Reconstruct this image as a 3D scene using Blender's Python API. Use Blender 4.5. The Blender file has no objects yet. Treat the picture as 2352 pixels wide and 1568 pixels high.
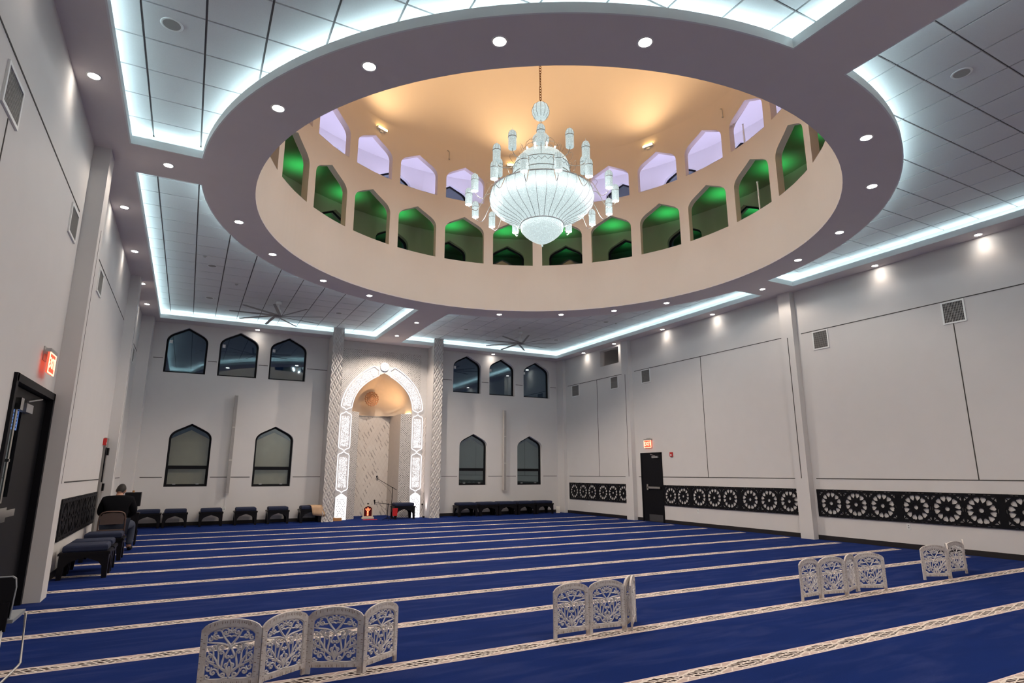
import bpy, bmesh, math, random
from mathutils import Vector, Matrix, Euler
random.seed(7)
C = bpy.context.scene.collection
PI = math.pi
SC = bpy.context.scene

# ------------------------------------------------------------------ camera
F_PX, PITCH, YAW, HC = 1368.3, .2158, .4906, 1.5
cam = bpy.data.cameras.new('camera'); cam_o = bpy.data.objects.new('camera', cam); C.objects.link(cam_o)
cam.sensor_fit = 'HORIZONTAL'; cam.sensor_width = 36; cam.lens = F_PX / 2352 * 36; cam.clip_start = .05; cam.clip_end = 200
cam_o.location = (0, 0, HC); cam_o.rotation_euler = (PI/2 + PITCH, 0, -YAW)
SC.camera = cam_o

# ------------------------------------------------------------------ world, exposure
w = bpy.data.worlds.new('night'); SC.world = w; w.use_nodes = True
w.node_tree.nodes['Background'].inputs[0].default_value = (.10, .2, .5, 1)
w.node_tree.nodes['Background'].inputs[1].default_value = .03
SC.view_settings.view_transform = 'Standard'; SC.view_settings.look = 'None'
SC.view_settings.exposure = 0.52; SC.view_settings.gamma = 1; SC.view_settings.use_curve_mapping = False
SC.cycles.max_bounces = 10; SC.cycles.diffuse_bounces = 6; SC.cycles.sample_clamp_indirect = 6

P_SPOT_RING, P_SPOT_WALL, P_SPOT_BEAM = 84, 7, 240
COL_WARM = (1, .85, .71); E_COVE = 25; COL_COVE = (.68, .95, 1.0)
E_DOME, E_GREEN, E_PURPLE, E_CRYSTAL, E_LAMPS = 112, 8.5, 36, .86, 385

# ------------------------------------------------------------------ dimensions (metres; x along the qibla wall, y towards it)
XL, XR, YB, YN, ZC, ZT = -1.566, 12.936, 20.163, -1.35, 5.886, 6.14
CX, CY, RO, RI = 5.665, 9.36, 5.93, 5.15
TX0, TX1, TY1, TY0 = -1.117, 12.47, 19.6, -.8
BX0, BX1, BY0, BY1 = 5.22, 6.12, 8.947, 9.857
XM = 5.73                       # mihrab axis

# ------------------------------------------------------------------ materials
def new_mat(name):
    m = bpy.data.materials.new(name); m.use_nodes = True
    nt = m.node_tree; return m, nt, nt.nodes['Principled BSDF']
def node(nt, t, **k):
    n = nt.nodes.new(t)
    for a, b in k.items(): setattr(n, a, b)
    return n
def M(nt, op, a, b=None, c=None):
    n = nt.nodes.new('ShaderNodeMath'); n.operation = op
    for i, v in enumerate((a, b, c)):
        if v is None: continue
        if isinstance(v, (int, float)): n.inputs[i].default_value = v
        else: nt.links.new(v, n.inputs[i])
    return n.outputs[0]
def mixc(nt, f, a, b):
    n = nt.nodes.new('ShaderNodeMix'); n.data_type = 'RGBA'
    for i, v in ((0, f), (6, a), (7, b)):
        if isinstance(v, (int, float)): n.inputs[i].default_value = v
        elif isinstance(v, tuple): n.inputs[i].default_value = (*v, 1)
        else: nt.links.new(v, n.inputs[i])
    return n.outputs[2]
def xyz(nt, which='Object'):
    tc = node(nt, 'ShaderNodeTexCoord'); s = node(nt, 'ShaderNodeSeparateXYZ')
    nt.links.new(tc.outputs[which], s.inputs[0]); return tc.outputs[which], s.outputs[0], s.outputs[1], s.outputs[2]
def noise(nt, vec, scale, detail=3, dist=0):
    n = node(nt, 'ShaderNodeTexNoise'); n.inputs['Scale'].default_value = scale; n.inputs['Detail'].default_value = detail
    n.inputs['Distortion'].default_value = dist
    if vec is not None: nt.links.new(vec, n.inputs['Vector'])
    return n.outputs['Fac']
def bump(nt, p, h, strength=.2, dist=.01):
    b = node(nt, 'ShaderNodeBump'); b.inputs['Strength'].default_value = strength; b.inputs['Distance'].default_value = dist
    nt.links.new(h, b.inputs['Height']); nt.links.new(b.outputs[0], p.inputs['Normal'])
def simple(name, col, rough=.6, metal=0, var=.08, scale=12, bmp=0, spec=.5, emit=None, es=0):
    m, nt, p = new_mat(name)
    v, _, _, _ = xyz(nt)
    f = noise(nt, v, scale)
    a = tuple(c * (1 - var) for c in col); b = tuple(min(1, c * (1 + var)) for c in col)
    nt.links.new(mixc(nt, f, a, b), p.inputs['Base Color'])
    p.inputs['Roughness'].default_value = rough; p.inputs['Metallic'].default_value = metal
    p.inputs['Specular IOR Level'].default_value = spec
    if bmp: bump(nt, p, noise(nt, v, scale * 8), bmp, .003)
    if emit: p.inputs['Emission Color'].default_value = (*emit, 1); p.inputs['Emission Strength'].default_value = es
    return m
def emitter(name, col, s):
    m = bpy.data.materials.new(name); m.use_nodes = True; nt = m.node_tree
    nt.nodes.clear(); e = node(nt, 'ShaderNodeEmission'); e.inputs[0].default_value = (*col, 1); e.inputs[1].default_value = s
    o = node(nt, 'ShaderNodeOutputMaterial'); nt.links.new(e.outputs[0], o.inputs[0]); return m

WALL = simple('wall_paint', (.66, .64, .63), .75, var=.03, scale=3, bmp=.12, spec=.25)
SOFFIT = simple('soffit_paint', (.68, .63, .63), .8, var=.03, scale=3, bmp=.1, spec=.2)
DRUM = simple('drum_paint', (.70, .63, .56), .85, var=.02, scale=2, bmp=.08, spec=.2)
GALLERY = simple('gallery_paint', (.68, .68, .66), .85, var=.02, scale=2, spec=.2)
WHITE = simple('white_enamel', (.78, .79, .78), .45, var=.03)
LIP = simple('cove_paint', (.74, .76, .76), .7, var=.02)
GROOVE = simple('groove_shadow_gap', (.05, .045, .04), .8)
BLACK = simple('black_paint', (.006, .006, .008), .5, var=.2, spec=.15)
BLACKWOOD = simple('black_lacquered_wood', (.006, .0055, .007), .38, var=.3, scale=20, spec=.2)
NAVY = simple('navy_cushion_cloth', (.006, .012, .042), .8, var=.25, scale=25, bmp=.2)
BASEB = simple('baseboard_rubber', (.012, .009, .009), .5)
STEEL = simple('brushed_steel', (.55, .55, .56), .3, .9)
CHROME = simple('chrome', (.62, .60, .56), .18, 1)
GREYM = simple('grey_metal', (.42, .41, .40), .4, .3)
DARKM = simple('dark_fan_metal', (.26, .25, .25), .5, .2)
RED = simple('red_plastic', (.55, .02, .02), .4)
REDCLOTH = simple('red_cloth', (.45, .02, .04), .8, bmp=.2)
TAN = simple('tan_towel', (.55, .36, .22), .9, bmp=.4, scale=30)
WOODBOX = simple('orange_wood', (.42, .2, .07), .6, var=.25, scale=30)
SKIN = simple('skin', (.45, .24, .16), .55)
HAIR = simple('dark_hair', (.012, .009, .008), .7, bmp=.4, scale=60)
JACKET = simple('black_jacket_cloth', (.005, .005, .007), .9, bmp=.2, spec=.1)
JEANS = simple('dark_denim', (.035, .045, .075), .85, var=.2, bmp=.2, scale=40)
PAPER = simple('paper', (.62, .58, .52), .8)
CLEAR = simple('sanitizer_plastic', (.6, .62, .63), .25)
BRONZE = simple('bronze_chain', (.25, .11, .03), .4, .8)
SHADE = simple('window_backing', (.85, .62, .42), .85, var=.14, scale=4)
SHADE2 = simple('window_backing_grey', (.16, .165, .155), .85, var=.14, scale=4)
GREYBACK = simple('grey_seat', (.25, .27, .29), .5)
MEDAL = simple('carved_brown_wood', (.32, .15, .07), .6, var=.35, scale=40, bmp=.4)
SCREW = simple('dark_vent_gap', (.03, .03, .03), .8)
GRILLE = simple('grille_metal', (.30, .29, .28), .5, .2)
LED = emitter('cove_led', COL_COVE, E_COVE)
LEDWARM = emitter('warm_led', (1, .62, .28), 16)
LENS = emitter('downlight_lens', (1, .93, .84), 40)
SCONCE = emitter('sconce_lens', (1, .62, .22), 12)
REDLED = emitter('red_led', (1, .12, .05), 5)
EXITM = emitter('exit_letters', (1, .42, .25), 2.2)
EXITBG = emitter('exit_face', (1, .13, .07), .9)
GLOW = emitter('calligraphy_glow', (1, .95, .98), 1.15)
BULB = emitter('bulb', (.9, 1, 1), 6)
BLUEGLOW = simple('blue_paper_added_glow', (.12, .22, .45), .6, emit=(.1, .25, .7), es=.25)  # plain paper notice; its faint blue glow is put into the material

def mk_glass():
    m = bpy.data.materials.new('window_glass'); m.use_nodes = True; nt = m.node_tree; nt.nodes.clear()
    t = node(nt, 'ShaderNodeBsdfTransparent'); t.inputs[0].default_value = (.75, .8, .82, 1)
    g = node(nt, 'ShaderNodeBsdfGlossy'); g.inputs['Roughness'].default_value = .02; g.inputs[0].default_value = (.75, .9, .95, 1)
    fr = node(nt, 'ShaderNodeFresnel'); fr.inputs[0].default_value = 1.6
    f = M(nt, 'ADD', M(nt, 'MULTIPLY', fr.outputs[0], 1.2), .045)
    x = node(nt, 'ShaderNodeMixShader'); nt.links.new(f, x.inputs[0]); nt.links.new(t.outputs[0], x.inputs[1]); nt.links.new(g.outputs[0], x.inputs[2])
    o = node(nt, 'ShaderNodeOutputMaterial'); nt.links.new(x.outputs[0], o.inputs[0]); return m
GLASS = mk_glass()

def mk_carpet():
    m, nt, p = new_mat('blue_carpet'); v, x, y, z = xyz(nt)
    mp = node(nt, 'ShaderNodeMapping'); mp.inputs['Scale'].default_value = (.5, 1.6, 1); nt.links.new(v, mp.inputs[0])
    n1 = noise(nt, mp.outputs[0], 2.2, 5, .6); n2 = noise(nt, v, 240, 2)
    c = mixc(nt, n1, (.003, .015, .10), (.008, .027, .155))
    mp2 = node(nt, 'ShaderNodeMapping'); mp2.inputs['Scale'].default_value = (.7, 3.2, 1); mp2.inputs['Rotation'].default_value = (0, 0, .2); nt.links.new(v, mp2.inputs[0])
    n3 = noise(nt, mp2.outputs[0], 1.5, 7, .8); f3 = M(nt, 'MULTIPLY', M(nt, 'SUBTRACT', n3, .47), 5); k3 = node(nt, 'ShaderNodeClamp'); nt.links.new(f3, k3.inputs[0])
    c = mixc(nt, M(nt, 'MULTIPLY', k3.outputs[0], .75), c, (.026, .042, .155))
    c = mixc(nt, M(nt, 'MULTIPLY', n2, .45), c, (.004, .012, .075))
    nt.links.new(c, p.inputs['Base Color']); p.inputs['Roughness'].default_value = .95
    p.inputs['Specular IOR Level'].default_value = .04
    p.inputs['Sheen Weight'].default_value = .03; p.inputs['Sheen Tint'].default_value = (.45, .55, 1, 1)
    bump(nt, p, n2, .5, .006); return m
CARPET = mk_carpet()

def mk_stripe():
    # interlaced border band: u (metres along), v in -1..1 across
    m, nt, p = new_mat('patterned_carpet_band')
    uv = node(nt, 'ShaderNodeUVMap'); s = node(nt, 'ShaderNodeSeparateXYZ'); nt.links.new(uv.outputs[0], s.inputs[0])
    u, v = s.outputs[0], s.outputs[1]
    av = M(nt, 'ABSOLUTE', v)
    P = .46
    w = M(nt, 'ABSOLUTE', M(nt, 'COSINE', M(nt, 'MULTIPLY', u, PI / P)))
    env = M(nt, 'ADD', M(nt, 'MULTIPLY', w, .62), .12)               # medallion outline
    inside = M(nt, 'LESS_THAN', av, env)
    line1 = M(nt, 'LESS_THAN', M(nt, 'ABSOLUTE', M(nt, 'SUBTRACT', av, env)), .075)
    # woven net: diagonal lines both ways inside the medallion, sparse slanted ones outside
    def ln(cu, cv, off, wd): return M(nt, 'LESS_THAN', M(nt, 'ABSOLUTE', M(nt, 'SUBTRACT', M(nt, 'FRACT', M(nt, 'ADD', M(nt, 'ADD', M(nt, 'MULTIPLY', u, cu), M(nt, 'MULTIPLY', v, cv)), off)), .5)), wd)
    hatch = M(nt, 'MAXIMUM', ln(1 / .058, 1.1, 0, .13), M(nt, 'MAXIMUM', ln(1 / .23, 1.75, .25, .085), ln(-1 / .23, 1.75, .25, .085)))
    lc = M(nt, 'MAXIMUM', ln(1 / .115, -.9, 0, .07), ln(1 / .23, 1.2, .1, .05))
    cream, tan, dark = (.72, .64, .58), (.50, .39, .35), (.035, .022, .02)
    cin = mixc(nt, hatch, dark, cream); cout = mixc(nt, lc, tan, cream)
    c = mixc(nt, inside, cout, cin); c = mixc(nt, line1, c, cream)
    edge = M(nt, 'GREATER_THAN', av, .86); c = mixc(nt, edge, c, (.66, .54, .52))
    nt.links.new(c, p.inputs['Base Color']); p.inputs['Roughness'].default_value = .95; p.inputs['Specular IOR Level'].default_value = .1
    return m
STRIPE = mk_stripe()

def mk_tiles():
    m, nt, p = new_mat('acoustic_ceiling_tiles'); v, x, y, z = xyz(nt)
    n = noise(nt, v, 90, 3)
    c = mixc(nt, n, (.62, .62, .63), (.70, .70, .71))
    nt.links.new(c, p.inputs['Base Color']); p.inputs['Roughness'].default_value = .85
    bump(nt, p, n, .15, .003); return m
TILES = mk_tiles()
GRID_SHADE = simple('ceiling_grid_painted_shade', (.16, .15, .15), .7)  # pale grid bars coloured dark, standing in for shade in the tile grooves

def mk_mosaic():
    m, nt, p = new_mat('pearl_diamond_mosaic'); v, x, y, z = xyz(nt, 'Object')
    s = .075
    t = M(nt, 'MULTIPLY', x, 1.15)
    a = M(nt, 'DIVIDE', M(nt, 'ADD', t, z), s); b = M(nt, 'DIVIDE', M(nt, 'SUBTRACT', t, z), s)
    fa = M(nt, 'SUBTRACT', M(nt, 'FRACT', a), .5); fb = M(nt, 'SUBTRACT', M(nt, 'FRACT', b), .5)
    d = M(nt, 'MAXIMUM', M(nt, 'ABSOLUTE', fa), M(nt, 'ABSOLUTE', fb))
    cell = M(nt, 'LESS_THAN', d, .33)
    cb = node(nt, 'ShaderNodeCombineXYZ'); nt.links.new(M(nt, 'FLOOR', a), cb.inputs[0]); nt.links.new(M(nt, 'FLOOR', b), cb.inputs[1])
    wn = node(nt, 'ShaderNodeTexWhiteNoise'); nt.links.new(cb.outputs[0], wn.inputs[0])
    cc = mixc(nt, wn.outputs[0], (.16, .155, .15), (.40, .39, .38))
    c = mixc(nt, cell, (.60, .57, .55), cc)
    nt.links.new(c, p.inputs['Base Color'])
    nt.links.new(M(nt, 'SUBTRACT', .6, M(nt, 'MULTIPLY', cell, .42)), p.inputs['Roughness'])
    h = M(nt, 'MULTIPLY', wn.outputs[0], cell); bump(nt, p, h, .25, .01); return m
MOSAIC = mk_mosaic()

def mk_marble():
    m, nt, p = new_mat('white_marble_mosaic'); v, x, y, z = xyz(nt)
    n1 = noise(nt, v, 1.6, 6, 1.5)
    s = .14
    a = M(nt, 'DIVIDE', M(nt, 'ADD', x, M(nt, 'MULTIPLY', z, .55)), s); b = M(nt, 'DIVIDE', M(nt, 'SUBTRACT', x, M(nt, 'MULTIPLY', z, .55)), s)
    cb = node(nt, 'ShaderNodeCombineXYZ'); nt.links.new(M(nt, 'FLOOR', a), cb.inputs[0]); nt.links.new(M(nt, 'FLOOR', b), cb.inputs[1])
    wn = node(nt, 'ShaderNodeTexWhiteNoise'); nt.links.new(cb.outputs[0], wn.inputs[0])
    big = noise(nt, v, 1.3, 2)
    fa = M(nt, 'ABSOLUTE', M(nt, 'SUBTRACT', M(nt, 'FRACT', a), .5)); fb = M(nt, 'ABSOLUTE', M(nt, 'SUBTRACT', M(nt, 'FRACT', b), .5))
    grout = M(nt, 'GREATER_THAN', M(nt, 'MAXIMUM', fa, fb), .47)
    # grey chevron veins where a random cell of the herringbone is darker
    pick = M(nt, 'GREATER_THAN', M(nt, 'ADD', M(nt, 'MULTIPLY', wn.outputs[0], .6), M(nt, 'MULTIPLY', big, .75)), .83)
    chev = M(nt, 'GREATER_THAN', fa, .30)
    c = mixc(nt, n1, (.58, .52, .47), (.72, .68, .64))
    c = mixc(nt, M(nt, 'MULTIPLY', M(nt, 'MULTIPLY', pick, chev), .7), c, (.24, .21, .2))
    c = mixc(nt, M(nt, 'MULTIPLY', grout, .35), c, (.4, .36, .33))
    nt.links.new(c, p.inputs['Base Color']); p.inputs['Roughness'].default_value = .3; return m
MARBLE = mk_marble()

def mk_crystal(name, e, scale=26, lo=.55):
    m, nt, p = new_mat(name); v, x, y, z = xyz(nt)
    vo = node(nt, 'ShaderNodeTexVoronoi'); vo.inputs['Scale'].default_value = scale; nt.links.new(v, vo.inputs['Vector'])
    vo2 = node(nt, 'ShaderNodeTexVoronoi'); vo2.inputs['Scale'].default_value = scale * 2.7; nt.links.new(v, vo2.inputs['Vector'])
    n = noise(nt, v, scale * .45, 3)
    r = M(nt, 'MULTIPLY', M(nt, 'SUBTRACT', 1.35, vo.outputs['Distance']), M(nt, 'SUBTRACT', 1.25, vo2.outputs['Distance']))
    r = M(nt, 'POWER', r, 2.0)
    st = M(nt, 'MULTIPLY', M(nt, 'ADD', M(nt, 'MULTIPLY', r, .55), M(nt, 'MULTIPLY', n, .5)), e)
    st = M(nt, 'MAXIMUM', st, lo * e)
    p.inputs['Base Color'].default_value = (.12, .14, .14, 1); p.inputs['Roughness'].default_value = .15
    p.inputs['Emission Color'].default_value = (.80, .97, .98, 1); nt.links.new(st, p.inputs['Emission Strength'])
    bump(nt, p, vo.outputs['Distance'], .6, .02); return m
CRYSTAL = mk_crystal('lit_crystal_beads', E_CRYSTAL, 48)
CRYSTAL2 = mk_crystal('crystal_lamp_glass', .80, 70, .45)
RIB = simple('chandelier_chrome_rib', (.30, .30, .30), .35, .6)

def mk_distress():
    m, nt, p = new_mat('whitewashed_carved_wood'); v, x, y, z = xyz(nt)
    mp = node(nt, 'ShaderNodeMapping'); mp.inputs['Scale'].default_value = (1, 1, 1); nt.links.new(v, mp.inputs[0])
    n = noise(nt, mp.outputs[0], 9, 4); n2 = noise(nt, v, 55, 3)
    c = mixc(nt, n2, (.50, .46, .43), (.76, .72, .70))
    f = M(nt, 'MULTIPLY', M(nt, 'SUBTRACT', n, .55), 5)
    cl = node(nt, 'ShaderNodeClamp'); nt.links.new(f, cl.inputs[0])
    c = mixc(nt, M(nt, 'MULTIPLY', cl.outputs[0], .55), c, (.22, .12, .07))
    nt.links.new(c, p.inputs['Base Color']); p.inputs['Roughness'].default_value = .75
    bump(nt, p, n2, .3, .003); return m
DISTRESS = mk_distress()
CARVE = simple('whitewashed_carving', (.68, .65, .64), .7, var=.16, scale=40, bmp=.2)
CHIP = simple('bare_dark_wood', (.20, .14, .10), .8, var=.4, scale=50)

# ------------------------------------------------------------------ mesh helpers
class MB:
    def __init__(s): s.v = []; s.f = []; s.m = []; s.sm = []; s.uv = {}
    def add(s, vs, fs, mi=0, smooth=False, mat=None):
        o = len(s.v)
        for v in vs:
            v = Vector(v)
            s.v.append(tuple(mat @ v) if mat is not None else tuple(v))
        for f in fs: s.f.append([i + o for i in f]); s.m.append(mi); s.sm.append(smooth)
        return s
    def box(s, x0, x1, y0, y1, z0, z1, mi=0, mat=None):
        vs = [(x, y, z) for z in (z0, z1) for y in (y0, y1) for x in (x0, x1)]
        return s.add(vs, [(0, 2, 3, 1), (4, 5, 7, 6), (0, 1, 5, 4), (2, 6, 7, 3), (0, 4, 6, 2), (1, 3, 7, 5)], mi, False, mat)
    def frustum(s, a, b, z0, z1, mi=0, mat=None):   # a,b = (x0,x1,y0,y1) bottom/top
        vs = [(x, y, z0) for y in a[2:] for x in a[:2]] + [(x, y, z1) for y in b[2:] for x in b[:2]]
        return s.add(vs, [(0, 2, 3, 1), (4, 5, 7, 6), (0, 1, 5, 4), (2, 6, 7, 3), (0, 4, 6, 2), (1, 3, 7, 5)], mi, False, mat)
    def lathe(s, prof, n=32, mi=0, center=(0, 0), smooth=True, mat=None, a0=0, a1=2 * PI):
        full = abs(a1 - a0 - 2 * PI) < 1e-6; k = n if full else n + 1
        vs = [(center[0] + r * math.cos(a0 + (a1 - a0) * i / n), center[1] + r * math.sin(a0 + (a1 - a0) * i / n), z) for r, z in prof for i in range(k)]
        fs = [(j * k + i, j * k + (i + 1) % k, (j + 1) * k + (i + 1) % k, (j + 1) * k + i) for j in range(len(prof) - 1) for i in range(n)]
        return s.add(vs, fs, mi, smooth, mat)
    def cyl(s, p0, p1, r0, r1=None, n=12, mi=0, smooth=True, caps=True, mat=None):
        r1 = r0 if r1 is None else r1; p0 = Vector(p0); p1 = Vector(p1); d = (p1 - p0)
        q = d.to_track_quat('Z', 'Y').to_matrix()
        vs = [tuple(p + q @ Vector((r * math.cos(2 * PI * i / n), r * math.sin(2 * PI * i / n), 0))) for p, r in ((p0, r0), (p1, r1)) for i in range(n)]
        s.add(vs, [(i, (i + 1) % n, n + (i + 1) % n, n + i) for i in range(n)], mi, smooth, mat)
        if caps: s.add(vs, [tuple(range(n - 1, -1, -1)), tuple(range(n, 2 * n))], mi, False, mat)
        return s
    def tube(s, pts, r, n=6, mi=0, closed=False, mat=None, flat=None, smooth=True):
        pts = [Vector(p) for p in pts]; N = len(pts); rs = r if isinstance(r, (list, tuple)) else [r] * N
        vs = []; up = Vector((0, 0, 1)) if flat is None else Vector(flat)
        for i, p in enumerate(pts):
            if closed: t = pts[(i + 1) % N] - pts[i - 1]
            else: t = pts[min(i + 1, N - 1)] - pts[max(i - 1, 0)]
            t.normalize(); a = t.cross(up)
            if a.length < 1e-4: a = t.cross(Vector((1, 0, 0)))
            a.normalize(); b = a.cross(t)
            for k in range(n):
                an = 2 * PI * k / n; vs.append(tuple(p + (a * math.cos(an) + b * math.sin(an)) * rs[i]))
        M_ = N if closed else N - 1
        fs = [(i * n + k, i * n + (k + 1) % n, ((i + 1) % N) * n + (k + 1) % n, ((i + 1) % N) * n + k) for i in range(M_) for k in range(n)]
        if not closed: fs += [tuple(range(n - 1, -1, -1)), tuple((N - 1) * n + k for k in range(n))]
        return s.add(vs, fs, mi, smooth, mat)
    def ellipsoid(s, c, r, nu=16, nv=10, mi=0, mat=None):
        vs = []; 
        for j in range(nv + 1):
            t = PI * j / nv
            for i in range(nu):
                p = 2 * PI * i / nu; vs.append((c[0] + r[0] * math.sin(t) * math.cos(p), c[1] + r[1] * math.sin(t) * math.sin(p), c[2] - r[2] * math.cos(t)))
        return s.add(vs, [(j * nu + i, j * nu + (i + 1) % nu, (j + 1) * nu + (i + 1) % nu, (j + 1) * nu + i) for j in range(nv) for i in range(nu)], mi, True, mat)
    def sheet(s, outlines, t0, t1, frame, mi=0):
        """2-D outlines (outer + holes), extruded t0..t1 along the third axis; frame maps (u,v,t) to xyz"""
        vs, fs = fill2d(outlines)
        o = [frame(u, v, t) for t in (t0, t1) for u, v in vs]; n = len(vs)
        F = [tuple(f) for f in fs] + [tuple(i + n for i in reversed(f)) for f in fs]
        s.add(o, F, mi)
        for ol in outlines:
            k = len(ol); q = [frame(u, v, t) for t in (t0, t1) for u, v in ol]
            s.add(q, [(i, (i + 1) % k, k + (i + 1) % k, k + i) for i in range(k)], mi)
        return s
    def build(s, name, mats, parent=None, loc=None, rz=0, recalc=True):
        me = bpy.data.meshes.new(name); me.from_pydata(s.v, [], s.f)
        for m in (mats if isinstance(mats, (list, tuple)) else [mats]): me.materials.append(m)
        me.polygons.foreach_set('material_index', s.m); me.polygons.foreach_set('use_smooth', s.sm)
        me.update()
        if recalc:
            bm = bmesh.new(); bm.from_mesh(me); bmesh.ops.recalc_face_normals(bm, faces=bm.faces); bm.to_mesh(me); bm.free()
        o = bpy.data.objects.new(name, me); C.objects.link(o)
        if parent: o.parent = parent
        if loc is not None: o.location = loc
        o.rotation_euler = (0, 0, rz)
        return o

def fill2d(outlines):
    cu = bpy.data.curves.new('tmp', 'CURVE'); cu.dimensions = '2D'; cu.fill_mode = 'BOTH'
    for ol in outlines:
        sp = cu.splines.new('POLY'); sp.points.add(len(ol) - 1); sp.use_cyclic_u = True
        for i, (x, y) in enumerate(ol): sp.points[i].co = (x, y, 0, 1)
    o = bpy.data.objects.new('tmp', cu); C.objects.link(o)
    dg = bpy.context.evaluated_depsgraph_get(); me = bpy.data.meshes.new_from_object(o.evaluated_get(dg))
    vs = [(v.co.x, v.co.y) for v in me.vertices]; fs = [tuple(p.vertices) for p in me.polygons]
    C.objects.unlink(o); bpy.data.objects.remove(o); bpy.data.curves.remove(cu); bpy.data.meshes.remove(me)
    return vs, fs
FX = lambda y0, sy=1: (lambda u, v, t: (u, y0 + sy * t, v))          # sheet standing in the xz plane
FY = lambda x0, sx=1: (lambda u, v, t: (x0 + sx * t, u, v))          # sheet standing in the yz plane
FZ = lambda z0: (lambda u, v, t: (u, v, z0 + t))
def rect(x0, x1, y0, y1): return [(x0, y0), (x1, y0), (x1, y1), (x0, y1)]
def circ(cx, cy, r, n=24, a0=0): return [(cx + r * math.cos(a0 + 2 * PI * i / n), cy + r * math.sin(a0 + 2 * PI * i / n)) for i in range(n)]

def tag(o, label, cat, group=None):
    o['label'] = label; o['category'] = cat
    if group: o['group'] = group
    return o
def thing(name, label, cat, loc=(0, 0, 0), rz=0, group=None):
    o = bpy.data.objects.new(name, None); C.objects.link(o); o.empty_display_size = .1
    o.location = loc; o.rotation_euler = (0, 0, rz); return tag(o, label, cat, group)
def struct(o): o['kind'] = 'structure'; return o
KIDS = {}
def copy_tree(o, parent=None):
    c = o.copy(); C.objects.link(c)
    if parent: c.parent = parent
    for ch in [k for k in bpy.data.objects if k.parent == o]: copy_tree(ch, c)
    return c
def dup(root, loc, rz, label, scale=None):
    c = copy_tree(root); c.location = loc; c.rotation_euler = (0, 0, rz); c['label'] = label
    if scale: c.scale = scale
    return c
def spot(name, loc, target, power, angle, blend, col, radius=.03, parent=None):
    l = bpy.data.lights.new(name, 'SPOT'); l.energy = power; l.spot_size = math.radians(angle); l.spot_blend = blend; l.color = col; l.shadow_soft_size = radius
    o = bpy.data.objects.new(name, l); C.objects.link(o)
    d = (Vector(target) - Vector(loc)); q = d.to_track_quat('-Z', 'Y')
    if parent: o.parent = parent; o.location = Vector(loc) - parent.location
    else: o.location = loc
    o.rotation_mode = 'QUATERNION'; o.rotation_quaternion = q
    return o

# pointed-arch profile: (u, drop) from the apex (0,0) to the jamb (1,.80) in half-widths
def arch_half(n=7):
    P0, P1, P2 = (.64, .33), (1, .51), (1, .80); pts = [(0, 0), (.3, .155)]
    for i in range(n + 1):
        t = i / n; pts.append(tuple((1 - t) ** 2 * a + 2 * t * (1 - t) * b + t * t * c for a, b, c in zip(P0, P1, P2)))
    return pts
AH = arch_half()
def arch(cx, hw, z0, z1, k=1.0):
    """closed outline of a pointed arch opening: centre, half width, sill z, apex z"""
    r = [(cx + u * hw, z1 - d * hw * k) for u, d in AH]; l = [(cx - u * hw, z1 - d * hw * k) for u, d in AH[1:]]
    return [(cx - hw, z0), (cx + hw, z0)] + r[::-1] + l
def hood(hw, h, n=14):
    """niche / calligraphy arch from (hw,0) up to (0,h)"""
    P = [(hw, 0), (hw, .55 * h), (.52 * hw, .82 * h), (0, h)]; out = []
    for i in range(n + 1):
        t = i / n; out.append(tuple((1 - t) ** 3 * a + 3 * t * (1 - t) ** 2 * b + 3 * t * t * (1 - t) * c + t ** 3 * d for a, b, c, d in zip(*P)))
    return out
def subd(pts, step=.03):
    out = []
    for a, b in zip(pts[:-1], pts[1:]):
        n = max(1, int(math.dist(a, b) / step))
        for i in range(n): out.append(tuple(x + (y - x) * i / n for x, y in zip(a, b)))
    out.append(pts[-1]); return out

# ================================================================== STRUCTURE
# ---- floor: blue carpet with patterned bands, one mesh
STR = [2.58, 3.83, 5.066, 6.309, 7.511, 8.764, 10.04, 11.33, 12.618, 13.88, 15.12, 16.42, 17.71]
wid = [.2, .2, .197, .195, .18, .185, .185, .18, .18, .18, .18, .18, .18]
me = bpy.data.meshes.new('floor'); vs = []; fs = []; mi = []; uvs = []
def fq(x0, x1, y0, y1, m, v0=-1, v1=1):
    o = len(vs); vs.extend([(x0, y0, 0), (x1, y0, 0), (x1, y1, 0), (x0, y1, 0)]); fs.append((o, o+1, o+2, o+3)); mi.append(m)
    uvs.extend([(x0, v0), (x1, v0), (x1, v1), (x0, v1)])
prev = YN - .2
for t, wd in zip(STR, wid):
    fq(XL - .2, XR + .2, prev, t - wd, 0); fq(XL - .2, 12.7, t - wd, t, 1); fq(12.7, XR + .2, t - wd, t, 0); prev = t
fq(XL - .2, XR + .2, prev, 22.0, 0)
me.from_pydata(vs, [], fs); me.materials.append(CARPET); me.materials.append(STRIPE); me.polygons.foreach_set('material_index', mi)
ul = me.uv_layers.new(name='UVMap')
for i, q in enumerate(uvs): ul.data[i].uv = q
fl = bpy.data.objects.new('floor', me); C.objects.link(fl); struct(fl)

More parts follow.
